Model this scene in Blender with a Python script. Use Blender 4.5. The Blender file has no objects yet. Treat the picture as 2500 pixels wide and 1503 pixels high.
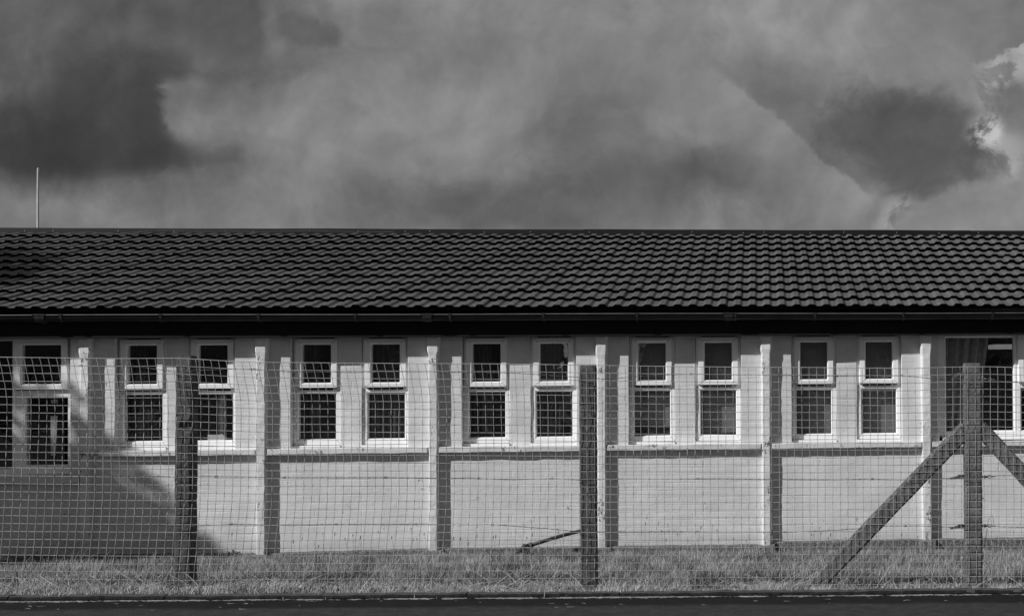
import bpy, math, random
import numpy as np
from mathutils import Matrix, Vector, noise
random.seed(7); RNG = np.random.default_rng(11)
R = math.radians
scn = bpy.context.scene
col = scn.collection

# ------------------------------------------------------------------ camera
FPX, CX, CY, W, H = 3472.0, 2180.0, 846.0, 2500.0, 1503.0     # focal length and principal point, in photo pixels
PITCH, ROLL, ZC = 0.01558, 0.00656, 1.43
cp, sp, cr, sr = math.cos(PITCH), math.sin(PITCH), math.cos(ROLL), math.sin(ROLL)
_r = Vector((1, 0, 0)); _f = Vector((0, cp, sp)); _d = Vector((0, sp, -cp))
right = cr*_r + sr*_d; down = -sr*_r + cr*_d; fwd = _f
cam_d = bpy.data.cameras.new('camera'); cam = bpy.data.objects.new('camera', cam_d); col.objects.link(cam)
cam.matrix_world = Matrix(((right.x, -down.x, -fwd.x, 0), (right.y, -down.y, -fwd.y, 0), (right.z, -down.z, -fwd.z, ZC), (0, 0, 0, 1)))
cam_d.sensor_fit = 'HORIZONTAL'; cam_d.sensor_width = 36.0; cam_d.lens = FPX/W*36.0
cam_d.shift_x = -(CX - W/2)/W; cam_d.shift_y = (CY - H/2)/W
cam_d.clip_end = 3000
scn.camera = cam

# ------------------------------------------------------------------ sun direction (relative to the building front)
TH = 0.0944                       # the front of the building, turned from the picture plane
SUN_A, SUN_E = R(60.0), R(35.0)    # angle from the wall's normal, elevation
tu, tv = math.sin(SUN_A)*math.cos(SUN_E), math.cos(SUN_A)*math.cos(SUN_E)
travel = Vector((tu*math.cos(TH) - tv*math.sin(TH), tu*math.sin(TH) + tv*math.cos(TH), -math.sin(SUN_E)))
sun_d = bpy.data.lights.new('sun', 'SUN'); sun_d.energy = 4.35; sun_d.angle = R(0.53); sun_d.color = (1, 1, 1)
sun = bpy.data.objects.new('sun', sun_d); col.objects.link(sun)
sun.rotation_euler = travel.to_track_quat('-Z', 'Y').to_euler(); sun.location = (-30, -20, 30)

# ------------------------------------------------------------------ world: Nishita sky with procedural cloud layers (black and white)
world = bpy.data.worlds.new('World'); scn.world = world; world.use_nodes = True
nt = world.node_tree; nt.nodes.clear()
def N(t, **k):
    n = nt.nodes.new(t)
    for a, b in k.items(): setattr(n, a, b)
    return n
def lk(a, b): nt.links.new(a, b)
def mth(op, a, b=None, c=None, clamp=False):
    n = N('ShaderNodeMath', operation=op); n.use_clamp = clamp
    for i, v in enumerate((a, b, c)):
        if v is None: continue
        if hasattr(v, 'links'): lk(v, n.inputs[i])
        else: n.inputs[i].default_value = v
    return n.outputs[0]
out = N('ShaderNodeOutputWorld'); bg = N('ShaderNodeBackground'); bg.inputs['Strength'].default_value = 0.1
lk(bg.outputs[0], out.inputs[0])
sky = N('ShaderNodeTexSky', sky_type='NISHITA'); sky.sun_disc = False; sky.sun_elevation = SUN_E
sv = -travel; sky.sun_rotation = math.atan2(sv.x, sv.y)
bw = N('ShaderNodeRGBToBW'); lk(sky.outputs[0], bw.inputs[0])
tc = N('ShaderNodeTexCoord'); sx = N('ShaderNodeSeparateXYZ'); lk(tc.outputs['Generated'], sx.inputs[0])
ay = mth('MAXIMUM', mth('ABSOLUTE', sx.outputs[1]), 0.06)
gx = mth('DIVIDE', sx.outputs[0], ay); gz = mth('DIVIDE', sx.outputs[2], ay)
cv = N('ShaderNodeCombineXYZ'); lk(gx, cv.inputs[0]); lk(gz, cv.inputs[1])
def fbm(scale, detail=6, rough=0.55, off=0.0, src=None, typ='FBM', dist=0.0):
    n = N('ShaderNodeTexNoise', noise_dimensions='3D', noise_type=typ)
    n.inputs['Scale'].default_value = scale; n.inputs['Detail'].default_value = detail
    n.inputs['Roughness'].default_value = rough; n.inputs['Distortion'].default_value = dist
    m = N('ShaderNodeVectorMath', operation='ADD'); lk(src or cv.outputs[0], m.inputs[0]); m.inputs[1].default_value = (off, off*1.7, off*0.3)
    lk(m.outputs[0], n.inputs['Vector'])
    return n
nwarp = fbm(9, 5, 0.55, 3.1)
wv = N('ShaderNodeVectorMath', operation='MULTIPLY_ADD'); lk(nwarp.outputs['Color'], wv.inputs[0])
wv.inputs[1].default_value = (0.05, 0.04, 0); wv.inputs[2].default_value = (0, 0, 0)
wadd = N('ShaderNodeVectorMath', operation='ADD'); lk(cv.outputs[0], wadd.inputs[0]); lk(wv.outputs[0], wadd.inputs[1])
woff = N('ShaderNodeVectorMath', operation='SUBTRACT'); lk(wadd.outputs[0], woff.inputs[0]); woff.inputs[1].default_value = (0.025, 0.02, 0)
ws = N('ShaderNodeSeparateXYZ'); lk(woff.outputs[0], ws.inputs[0])
WX, WZ = ws.outputs[0], ws.outputs[1]
nfine = fbm(30, 9, 0.64, 1.3, woff.outputs[0], dist=0.35)
nmid = fbm(11, 8, 0.6, 5.1, woff.outputs[0], dist=0.5)
nbig = fbm(5.5, 7, 0.58, 7.7, woff.outputs[0])
s2l = lambda v: (v/255/12.92 if v/255 <= .04045 else ((v/255 + .055)/1.055)**2.4)
def gp(px, py): return (px - CX)/FPX, (900 - py)/FPX
def layer(prev, px, py, rx, ry, ang, val, soft, amp=0.35, opac=1.0, gate=0):
    """blend a cloud patch of brightness val (0-255 display) over prev; ellipse with a noisy rim"""
    x0, z0 = gp(px, py); ca, sa = math.cos(R(ang)), math.sin(R(ang))
    dx = mth('SUBTRACT', WX, x0); dz = mth('SUBTRACT', WZ, z0)
    a = mth('DIVIDE', mth('ADD', mth('MULTIPLY', dx, ca), mth('MULTIPLY', dz, sa)), rx/FPX)
    b = mth('DIVIDE', mth('SUBTRACT', mth('MULTIPLY', dz, ca), mth('MULTIPLY', dx, sa)), ry/FPX)
    d = mth('SQRT', mth('ADD', mth('MULTIPLY', a, a), mth('MULTIPLY', b, b)))
    d = mth('ADD', d, mth('MULTIPLY', mth('SUBTRACT', nfine.outputs['Fac'], 0.5), amp*2))
    mr = N('ShaderNodeMapRange', interpolation_type='SMOOTHSTEP'); lk(d, mr.inputs[0])
    mr.inputs[1].default_value = 1 - soft; mr.inputs[2].default_value = 1 + soft
    mr.inputs[3].default_value = opac; mr.inputs[4].default_value = 0
    fac_ = mr.outputs[0]
    if gate:
        gm = N('ShaderNodeMapRange', interpolation_type='SMOOTHSTEP'); lk(nfine.outputs['Fac'], gm.inputs[0]); gm.inputs[1].default_value = gate; gm.inputs[2].default_value = gate + .09
        fac_ = mth('MULTIPLY', fac_, gm.outputs[0])
    mx = N('ShaderNodeMix', data_type='FLOAT'); lk(fac_, mx.inputs[0]); lk(prev, mx.inputs[2]); mx.inputs[3].default_value = val
    return mx.outputs[0]
def edge(prev, x0, y0, x1, y1, val, hard, width, amp, opac=1.0, soft=.5):
    """a cloud bank whose rim runs from (x0, y0) to (x1, y1): crisp on the rim, fading over width to the right of that line as drawn"""
    ax, az = gp(x0, y0); bx_, bz = gp(x1, y1); L = math.hypot(bx_ - ax, bz - az); ux, uz = (bx_ - ax)/L, (bz - az)/L
    dx = mth('SUBTRACT', WX, (ax + bx_)/2); dz = mth('SUBTRACT', WZ, (az + bz)/2)
    al = mth('ABSOLUTE', mth('DIVIDE', mth('ADD', mth('MULTIPLY', dx, ux), mth('MULTIPLY', dz, uz)), L/2))
    t = mth('MULTIPLY', mth('SUBTRACT', mth('MULTIPLY', dx, uz), mth('MULTIPLY', dz, ux)), FPX)
    t = mth('MULTIPLY_ADD', mth('SUBTRACT', nfine.outputs['Fac'], 0.5), amp*2, t)
    t = mth('MULTIPLY_ADD', mth('SUBTRACT', nmid.outputs['Fac'], 0.5), amp*2, t)
    def sm(x, a, b, lo, hi):
        m_ = N('ShaderNodeMapRange', interpolation_type='SMOOTHSTEP'); lk(x, m_.inputs[0])
        for q, w_ in enumerate((a, b, lo, hi)): m_.inputs[q + 1].default_value = w_
        return m_.outputs[0]
    mk = mth('MULTIPLY', mth('MULTIPLY', sm(t, -hard, hard, 0, opac), sm(t, 0, width, 1, 0)), sm(al, 1 - soft, 1 + soft*.3, 1, 0))
    mx = N('ShaderNodeMix', data_type='FLOAT'); lk(mk, mx.inputs[0]); lk(prev, mx.inputs[2]); mx.inputs[3].default_value = val
    return mx.outputs[0]
v = mth('MULTIPLY_ADD', nbig.outputs['Fac'], 70, 92)
LAY = [(1150, 380, 700, 260, -8, 124, .6, .3, .5), (1850, 60, 420, 120, 5, 146, .7, .5, .6), (950, 270, 300, 90, 5, 147, .8, .5, .7), (1500, -60, 520, 200, 0, 140, .8, .3, .5),
       (1400, 500, 460, 90, 3, 95, .7, .4, .8), (1130, 490, 200, 50, -5, 88, .8, .4, .6), (1430, 190, 90, 150, 0, 118, .8, .6, .6),
       (240, 500, 420, 85, 0, 124, .5, .35, .8), (230, 445, 60, 28, 0, 104, .8, .8, .5),
       (180, 30, 560, 170, -8, 92, .55, .3, .9), (560, 60, 160, 110, 20, 92, .7, .4, .7), (210, 260, 300, 165, -22, 74, .6, .35, .8),
       (110, 330, 280, 85, 0, 58, .7, .3, .9), (330, 372, 170, 40, 0, 66, .6, .3, .7), (100, 100, 60, 90, -35, 104, .9, .5, .6), (640, 55, 24, 70, 12, 124, .8, .9, .6),
       (720, 70, 75, 42, -10, 92, .45, .7, .85), (540, 366, 34, 20, 30, 92, .6, 1.1, .7), (480, 290, 80, 80, -35, 132, .6, .6, .6), (490, 240, 28, 50, 20, 104, .7, .8, .7),
       (2010, 420, 420, 140, -42, 110, .6, .25, .7), (1660, 415, 230, 55, 4, 82, .9, .3, .9), (1480, 350, 170, 90, -30, 104, .8, .3, .6),
       (2060, 130, 330, 90, -10, 138, .7, .5, .6), (1900, 80, 90, 55, -30, 160, .8, .7, .7),
       (2480, 255, 60, 75, 0, 116, .3, .4, .9),
       (2210, 330, 180, 95, -6, 90, .45, .5, .9), (2240, 430, 90, 40, 0, 94, .6, .5, .7)]
for L_ in LAY: v = layer(v, *L_)
# rims: dark bank low left, the long diagonal bank right of the middle, the clear gap low right
EDG = [(2150, 500, 1735, 150, 112, 10, 260, 22, .8, .35), (1725, 150, 2150, 510, 140, 7, 170, 16, .85, .35),
       (660, -80, 590, 130, 86, 26, 520, 34, .8, .3), (440, 90, 402, 360, 66, 34, 430, 62, .8, .5), (458, 410, -300, 396, 60, 24, 300, 30, .75, .4), (404, 350, 410, 170, 136, 16, 120, 40, .6, .4)]
for E_ in EDG: v = edge(v, *E_)
for L_ in [(2200, 320, 190, 100, -8, 86, .6, .75, .95), (2250, 410, 130, 60, 12, 88, .45, .45, .9)]: v = layer(v, *L_)
v = edge(v, 2150, 560, 2700, 250, 136, 14, 700, 40, .9, .25)
for L_ in [(2450, 150, 110, 55, 60, 164, .6, .6, .85, .44), (2408, 322, 50, 40, -20, 192, .55, .9, 1.0, .45), (2450, 372, 55, 34, 60, 164, .6, .8, .85, .46), (2500, 90, 50, 36, 0, 180, .6, .6, .9, .42),
           (2195, 515, 50, 34, 50, 156, .6, .8, .9, .46), (2480, 240, 60, 42, 0, 112, .5, .5, .9)]: v = layer(v, *L_)
# billow shading: density differences along the light's direction give the clouds lit and shaded flanks
shv = N('ShaderNodeVectorMath', operation='ADD'); lk(woff.outputs[0], shv.inputs[0]); shv.inputs[1].default_value = (0.010, -0.011, 0)
for sc_, k_, of_ in ((5.0, 260, 2.2), (13.0, 105, 9.3)):
    na, nb = fbm(sc_, 9, .56, of_, woff.outputs[0], dist=.25), fbm(sc_, 9, .56, of_, shv.outputs[0], dist=.25)
    e_ = mth('MULTIPLY', mth('SUBTRACT', na.outputs['Fac'], nb.outputs['Fac']), k_/2.2)
    e_ = mth('MINIMUM', mth('MAXIMUM', e_, -14), 18)
    v = mth('ADD', v, mth('MULTIPLY', e_, mth('DIVIDE', v, 130)))
v = mth('MULTIPLY', v, mth('MULTIPLY_ADD', nfine.outputs['Fac'], 0.20, 0.92))
v = mth('MULTIPLY', v, mth('MULTIPLY_ADD', nmid.outputs['Fac'], 0.26, 0.87))
# display value -> light, then to the background's scale
lin = mth('POWER', mth('DIVIDE', v, 255), 2.25)
cloud = mth('MULTIPLY', lin, 10.0)
# sky behind the camera dimmed; bright unseen patch added low for the pane's reflection
sunside = N('ShaderNodeMapRange', interpolation_type='SMOOTHSTEP'); lk(sx.outputs[1], sunside.inputs[0])
sunside.inputs[1].default_value = 0.05; sunside.inputs[2].default_value = -0.75; sunside.inputs[3].default_value = 1.0; sunside.inputs[4].default_value = 0.5
cloud = mth('MULTIPLY', cloud, sunside.outputs[0])
bd = N('ShaderNodeVectorMath', operation='DOT_PRODUCT'); lk(tc.outputs['Generated'], bd.inputs[0]); bd.inputs[1].default_value = Vector((-.04, -.98, .20)).normalized()
bm = N('ShaderNodeMapRange', interpolation_type='SMOOTHSTEP'); lk(bd.outputs['Value'], bm.inputs[0]); bm.inputs[1].default_value = .978; bm.inputs[2].default_value = .994; bm.inputs[3].default_value = 0; bm.inputs[4].default_value = 13
cloud = mth('ADD', cloud, mth('MULTIPLY', bm.outputs[0], nbig.outputs['Fac']))
mixs = N('ShaderNodeMix', data_type='FLOAT'); mixs.inputs[0].default_value = 0.93
lk(mth('MULTIPLY', bw.outputs[0], 0.35), mixs.inputs[2]); lk(cloud, mixs.inputs[3])
below = N('ShaderNodeMapRange'); lk(sx.outputs[2], below.inputs[0]); below.inputs[1].default_value = -0.02; below.inputs[2].default_value = 0.0
below.inputs[3].default_value = 0.25; below.inputs[4].default_value = 1.0
fin = mth('MULTIPLY', mixs.outputs[0], below.outputs[0])
lk(fin, bg.inputs['Color'])

scn.view_settings.view_transform = 'Standard'; scn.view_settings.look = 'None'
scn.view_settings.exposure = 0.0; scn.view_settings.gamma = 1.0
scn.render.resolution_x, scn.render.resolution_y = 1024, 615

# ------------------------------------------------------------------ frames and helpers
def ray(px, py):
    a, b = (px - CX)/FPX, (py - CY)/FPX
    return right*a + down*b + fwd
class Frame:
    """vertical plane frame: u along, v away from the camera, z up"""
    def __init__(s, x0, y0, th): s.x0, s.y0, s.th, s.c, s.s = x0, y0, th, math.cos(th), math.sin(th)
    def P(s, u, v, z): return Vector((s.x0 + u*s.c - v*s.s, s.y0 + u*s.s + v*s.c, z))
    def hit(s, px, py, v=0.0):
        d = ray(px, py); n = (-s.s, s.c)
        t = (v - ((0 - s.x0)*n[0] + (0 - s.y0)*n[1]))/(d.x*n[0] + d.y*n[1])
        p = Vector((0, 0, ZC)) + d*t
        return (p.x - s.x0)*s.c + (p.y - s.y0)*s.s, p.z
    def mat(s, z=0.0): return Matrix.Translation((s.x0, s.y0, z)) @ Matrix.Rotation(s.th, 4, 'Z')
WF = Frame(-3.6, 14.3206, TH)
FF = Frame(-2.0, 9.30, 0.0625)
def U(px, py=1000, v=0.0): return WF.hit(px, py, v)[0]
def Z(px, py, v=0.0): return WF.hit(px, py, v)[1]

class MB:
    def __init__(s): s.v = []; s.f = []; s.mi = []; s.cur = 0
    def add(s, vs, fs):
        o = len(s.v); s.v += [tuple(p) for p in vs]; s.f += [tuple(i + o for i in f) for f in fs]; s.mi += [s.cur]*len(fs)
        return s
    def box(s, u0, u1, v0, v1, z0, z1):
        return s.add([(u0, v0, z0), (u1, v0, z0), (u1, v1, z0), (u0, v1, z0), (u0, v0, z1), (u1, v0, z1), (u1, v1, z1), (u0, v1, z1)],
                     [(0, 1, 5, 4), (1, 2, 6, 5), (2, 3, 7, 6), (3, 0, 4, 7), (4, 5, 6, 7), (3, 2, 1, 0)])
    def gridbox(s, u0, u1, v0, v1, z0, z1, step=0.06, amp=0.002, sc=7.0, seed=0.0, bev=0.004):
        """box whose front, sides and top are subdivided and slightly uneven"""
        nu = max(1, int((u1 - u0)/step)); nz = max(1, int((z1 - z0)/step))
        us = [u0] + ([u0 + bev] if bev else []) + [u0 + (u1 - u0)*i/nu for i in range(1, nu)] + ([u1 - bev] if bev else []) + [u1]
        zs = [z0] + ([z0 + bev] if bev else []) + [z0 + (z1 - z0)*i/nz for i in range(1, nz)] + ([z1 - bev] if bev else []) + [z1]
        vs = []
        for z in zs:
            for u in us:
                n = noise.noise_vector((u*sc + seed, v0*sc, z*sc + seed))*amp
                e = bev if (u in (u0, u1) or z in (z0, z1)) else 0
                vs.append((u + n.x, v0 + e + n.y, z + n.z))
        nU = len(us); nZ = len(zs); fs = [(j*nU + i, j*nU + i + 1, (j + 1)*nU + i + 1, (j + 1)*nU + i) for j in range(nZ - 1) for i in range(nU - 1)]
        o = len(vs); cnt = [0]
        rim = [(j*nU) for j in range(nZ)], [(j*nU + nU - 1) for j in range(nZ)], list(range(nU)), [(nZ - 1)*nU + i for i in range(nU)]
        for k, rr in enumerate(rim):
            b = len(vs)
            for q in rr: vs.append((vs[q][0], v1, vs[q][2]))
            for i in range(len(rr) - 1):
                f = (rr[i], rr[i + 1], b + i + 1, b + i)
                fs.append(f if k in (0, 3) else f[::-1])
        return s.add(vs, fs)
    def prism(s, pts, v0, v1):
        n = len(pts); vs = [(u, v0, z) for u, z in pts] + [(u, v1, z) for u, z in pts]
        return s.add(vs, [tuple(range(n)), tuple(range(2*n - 1, n - 1, -1))] + [(i + n, (i + 1) % n + n, (i + 1) % n, i) for i in range(n)])
    def tube(s, pts, r, n=6, cap=True):
        pts = [Vector(p) for p in pts]; vs = []; fs = []
        for i, p in enumerate(pts):
            t = (pts[min(i + 1, len(pts) - 1)] - pts[max(i - 1, 0)]).normalized()
            a = t.cross(Vector((0, 0, 1))); a = a.normalized() if a.length > .05 else Vector((1, 0, 0)); b = t.cross(a).normalized()
            rr = r[i] if isinstance(r, (list, tuple)) else r
            for k in range(n):
                an = 2*math.pi*k/n; q = p + (a*math.cos(an) + b*math.sin(an))*rr; vs.append(tuple(q))
        for i in range(len(pts) - 1):
            for k in range(n): fs.append((i*n + k, i*n + (k + 1) % n, (i + 1)*n + (k + 1) % n, (i + 1)*n + k))
        if cap: fs += [tuple(range(n - 1, -1, -1)), tuple(range((len(pts) - 1)*n, len(pts)*n))]
        return s.add(vs, fs)
    def build(s, name, mat, parent=None, smooth=False, loc=None, matw=None, bevel=0):
        me = bpy.data.meshes.new(name); me.from_pydata(s.v, [], s.f)
        for mt_ in (mat if isinstance(mat, (list, tuple)) else [mat]): me.materials.append(mt_)
        if len(s.mi) == len(s.f) and any(s.mi): me.polygons.foreach_set('material_index', s.mi)
        if smooth: me.polygons.foreach_set('use_smooth', [True]*len(me.polygons))
        me.update()
        o = bpy.data.objects.new(name, me); col.objects.link(o)
        if parent: o.parent = parent
        if loc: o.location = loc
        if matw: o.matrix_world = matw
        if bevel:
            b = o.modifiers.new('bevel', 'BEVEL'); b.width = bevel; b.segments = 2; b.limit_method = 'ANGLE'; b.angle_limit = R(40)
        return o
def tag(o, label=None, cat=None, group=None, kind=None):
    if label: o['label'] = label
    if cat: o['category'] = cat
    if group: o['group'] = group
    if kind: o['kind'] = kind
    return o
def empty(name, mat4, label, cat, group=None):
    o = bpy.data.objects.new(name, None); col.objects.link(o); o.matrix_world = mat4; o.empty_display_size = .2
    return tag(o, label, cat, group)

# ------------------------------------------------------------------ materials (all neutral greys: the place is photographed in black and white)
def material(name, base, rough=0.7, var=0.0, vscale=8.0, spec=0.5, bump=None, metallic=0.0, extra=None, coord='Object'):
    m = bpy.data.materials.new(name); m.use_nodes = True; t = m.node_tree; b = t.nodes['Principled BSDF']
    b.inputs['Roughness'].default_value = rough; b.inputs['Metallic'].default_value = metallic
    b.inputs['Specular IOR Level'].default_value = spec
    tcn = t.nodes.new('ShaderNodeTexCoord'); co = tcn.outputs[coord]
    val = None
    if var:
        n = t.nodes.new('ShaderNodeTexNoise'); n.inputs['Scale'].default_value = vscale; n.inputs['Detail'].default_value = 7; n.inputs['Roughness'].default_value = .6
        t.links.new(co, n.inputs['Vector'])
        mr = t.nodes.new('ShaderNodeMapRange'); t.links.new(n.outputs['Fac'], mr.inputs[0])
        mr.inputs[1].default_value = .3; mr.inputs[2].default_value = .7; mr.inputs[3].default_value = base*(1 - var); mr.inputs[4].default_value = base*(1 + var)
        val = mr.outputs[0]
    hgt = None
    if extra: val, hgt = extra(t, co, val, base)
    if val is not None: t.links.new(val, b.inputs['Base Color'])
    else: b.inputs['Base Color'].default_value = (base, base, base, 1)
    if bump or hgt:
        bn = t.nodes.new('ShaderNodeBump'); bn.inputs['Distance'].default_value = bump[2] if bump else .003; bn.inputs['Strength'].default_value = bump[1] if bump else .6
        if hgt: h = hgt
        else:
            n2 = t.nodes.new('ShaderNodeTexNoise'); n2.inputs['Scale'].default_value = bump[0]; n2.inputs['Detail'].default_value = 5
            t.links.new(co, n2.inputs['Vector']); h = n2.outputs['Fac']
        t.links.new(h, bn.inputs['Height']); t.links.new(bn.outputs[0], b.inputs['Normal'])
    return m
def tm(t, op, a, b=None, c=None):
    n = t.nodes.new('ShaderNodeMath'); n.operation = op
    for i, x in enumerate((a, b, c)):
        if x is None: continue
        if hasattr(x, 'links'): t.links.new(x, n.inputs[i])
        else: n.inputs[i].default_value = x
    return n.outputs[0]
def tnoise(t, co, sc, det=5, rough=.6, scl=None):
    n = t.nodes.new('ShaderNodeTexNoise'); n.inputs['Scale'].default_value = sc; n.inputs['Detail'].default_value = det; n.inputs['Roughness'].default_value = rough
    if scl:
        mp = t.nodes.new('ShaderNodeMapping'); mp.inputs['Scale'].default_value = scl; t.links.new(co, mp.inputs[0]); co = mp.outputs[0]
    t.links.new(co, n.inputs['Vector']); return n.outputs['Fac']
def smooth(t, x, a, b, lo=0., hi=1.):
    m = t.nodes.new('ShaderNodeMapRange'); m.interpolation_type = 'SMOOTHSTEP'; t.links.new(x, m.inputs[0])
    for i, q in enumerate((a, b, lo, hi)): m.inputs[i + 1].default_value = q
    return m.outputs[0]
def fmix(t, f, a, b):
    n = t.nodes.new('ShaderNodeMix'); n.data_type = 'FLOAT'
    for i, x in ((0, f), (2, a), (3, b)):
        if hasattr(x, 'links'): t.links.new(x, n.inputs[i])
        else: n.inputs[i].default_value = x
    return n.outputs[0]
def brick_paint(bricks=True, peel=0.0):
    def ex(t, co, val, base):
        # coordinates u, z of the building become the brick pattern's x, y
        sp_ = t.nodes.new('ShaderNodeSeparateXYZ'); t.links.new(co, sp_.inputs[0])
        wob = tnoise(t, co, 5, 3); wob2 = tnoise(t, co, 22, 4, .6, (.45, 1, 1.6))
        cb = t.nodes.new('ShaderNodeCombineXYZ')
        t.links.new(tm(t, 'MULTIPLY_ADD', wob, .02, sp_.outputs[0]), cb.inputs[0])
        t.links.new(tm(t, 'MULTIPLY_ADD', wob, .018, sp_.outputs[2]), cb.inputs[1])
        br = t.nodes.new('ShaderNodeTexBrick'); t.links.new(cb.outputs[0], br.inputs['Vector'])
        br.inputs['Scale'].default_value = 1; br.inputs['Brick Width'].default_value = .225; br.inputs['Row Height'].default_value = .075
        br.inputs['Mortar Size'].default_value = .007; br.inputs['Mortar Smooth'].default_value = 1.0; br.inputs['Bias'].default_value = 0
        br.offset = .5; br.inputs['Color1'].default_value = (.3, .3, .3, 1); br.inputs['Color2'].default_value = (.75, .75, .75, 1)
        mort = tm(t, 'SUBTRACT', 1.0, br.outputs['Fac'])
        patch = smooth(t, tnoise(t, co, 2.2, 3), .32, .62)            # joints filled by thick paint here and there
        h = tm(t, 'MULTIPLY', mort, tm(t, 'MULTIPLY_ADD', patch, .30, .02)) if bricks else tm(t, 'MULTIPLY', wob, .5)
        bwc = t.nodes.new('ShaderNodeRGBToBW'); t.links.new(br.outputs['Color'], bwc.inputs[0])
        if bricks: h = tm(t, 'MULTIPLY_ADD', bwc.outputs[0], .16, h)
        h = tm(t, 'MULTIPLY_ADD', wob2, .55, h)
        h = tm(t, 'MULTIPLY_ADD', tnoise(t, co, 9, 4, .55, (.4, 1, 1.3)), .9, h)
        streak = smooth(t, tnoise(t, co, 7, 5, .6, (2.2, 1, .22)), .42, .75, 1.0, .93)
        sc2 = smooth(t, tnoise(t, co, 34, 4, .6, (.5, 1, 1)), .66, .70, 0, .5); h = tm(t, 'MULTIPLY_ADD', sc2, -.5, h)
        grime = smooth(t, tnoise(t, co, 3.0, 6, .65), .35, .7, base*.90, base*1.04)
        # dirt splashed up from the soil along the foot of the wall, uneven
        foot = smooth(t, tm(t, 'MULTIPLY_ADD', tnoise(t, co, 9, 5), .22, sp_.outputs[2]), -.20, -.05, .84, 1.0)
        c = tm(t, 'MULTIPLY', tm(t, 'MULTIPLY', grime, foot), streak)
        fine = smooth(t, tnoise(t, co, 55, 3), .3, .7, .96, 1.03); c = tm(t, 'MULTIPLY', c, fine)
        # small chips where paint has flaked off
        chip = smooth(t, tm(t, 'MULTIPLY_ADD', tnoise(t, co, 36, 6, .7, (1, 1, .6)), .8, tm(t, 'MULTIPLY', tnoise(t, co, 5, 3), .62)), .885 - peel, .905 - peel)
        c = fmix(t, chip, c, .16); h = tm(t, 'MULTIPLY_ADD', chip, -.8, h)
        return c, h
    return ex
M = {}
M['wall'] = material('painted_brick', .69, .55, spec=.35, bump=(1, .5, .0085), extra=brick_paint(True, .0))
M['pilaster'] = material('painted_render', .72, .55, spec=.35, bump=(1, .7, .006), extra=brick_paint(False, .05))
M['ledge'] = material('painted_concrete', .68, .6, spec=.35, bump=(1, .7, .006), extra=brick_paint(False, .045))
M['plinth'] = material('roughcast', .13, .9, var=.85, vscale=55, bump=(60, .9, .012))
M['upvc'] = material('white_upvc', .87, .28, var=.04, vscale=5, spec=.5)
M['gasket'] = material('rubber_gasket', .02, .6)
M['fascia'] = material('black_board', .007, .75, var=.5, vscale=3, spec=.2, bump=(14, .2, .002))
M['gutter'] = material('black_pvc', .009, .45, var=.4, vscale=6, spec=.3)
M['clip'] = material('gutter_clip', .035, .5, var=.4, vscale=30, spec=.3)
M['lip'] = material('gutter_edge_highlight', .13, .5, var=.3, vscale=9)  # pale scuffed lip; its lighter colour paints in the sun's highlight line
M['ridge'] = material('ridge_metal', .008, .6, var=.35, vscale=5, spec=.12)
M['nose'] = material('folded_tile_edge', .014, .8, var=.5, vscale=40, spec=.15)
def tile_ex(t, co, val, base):
    g = tnoise(t, co, 260, 2, .5); big = tnoise(t, co, 1.6, 5); blot = tnoise(t, co, 16, 5, .7)
    c = tm(t, 'MULTIPLY', smooth(t, g, .25, .75, .45, 1.6), tm(t, 'MULTIPLY', smooth(t, big, .3, .7, .82, 1.15), smooth(t, blot, .25, .75, .68, 1.32)))
    c = tm(t, 'MULTIPLY', c, base)
    lich = smooth(t, tnoise(t, co, 38, 2, .5), .77, .80)
    c = fmix(t, lich, c, .3)
    return c, tm(t, 'MULTIPLY', g, 1.0)
M['tile'] = material('granule_tile', .082, .8, spec=.3, bump=(1, .5, .002), extra=tile_ex)
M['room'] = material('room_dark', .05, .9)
M['roomlight'] = material('room_wall', .12, .9)
def conc(pit=.5):
    def ex(t, co, val, base):
        vo = t.nodes.new('ShaderNodeTexVoronoi'); vo.inputs['Scale'].default_value = 85; t.links.new(co, vo.inputs['Vector'])
        bwc = t.nodes.new('ShaderNodeSeparateColor'); t.links.new(vo.outputs['Color'], bwc.inputs[0])
        ag = smooth(t, bwc.outputs[0], 0, 1, .8, 1.22); bl = smooth(t, tnoise(t, co, 6, 6, .65), .3, .7, .7, 1.25)
        c = tm(t, 'MULTIPLY', tm(t, 'MULTIPLY', ag, bl), base)
        pits = smooth(t, tnoise(t, co, 130, 3), .62, .70); c = fmix(t, tm(t, 'MULTIPLY', pits, pit), c, base*.25)
        wh = smooth(t, tnoise(t, co, 30, 4, .7), .68, .72); c = fmix(t, tm(t, 'MULTIPLY', wh, .6), c, base*2.2)
        h = tm(t, 'SUBTRACT', tm(t, 'MULTIPLY_ADD', tnoise(t, co, 35, 4), .8, bwc.outputs[0]), tm(t, 'MULTIPLY', pits, 1.2))
        return c, h
    return ex
M['post_old'] = material('old_concrete', .085, .9, spec=.25, bump=(1, .6, .005), extra=conc(.5))
M['post'] = material('exposed_aggregate_concrete', .14, .88, spec=.25, bump=(1, .7, .003), extra=conc(.35))
M['wire'] = material('galvanised_wire', .37, .5, var=.25, vscale=9)
M['barb'] = material('rusty_wire', .10, .7, var=.5, vscale=20, metallic=.2)
M['iron'] = material('rusty_iron', .10, .7, var=.6, vscale=40, bump=(60, .5, .002))
M['alu'] = material('weathered_steel', .38, .5, var=.4, vscale=30)
M['pipe'] = material('old_pipe', .03, .6, var=.7, vscale=25, bump=(40, .5, .002))
M['mast'] = material('painted_pole', .55, .5, var=.15, vscale=9)
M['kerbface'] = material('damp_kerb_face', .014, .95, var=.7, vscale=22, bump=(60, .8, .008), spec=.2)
M['kerb'] = material('kerb_concrete', .05, .92, var=.6, vscale=22, bump=(60, .8, .008))
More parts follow.
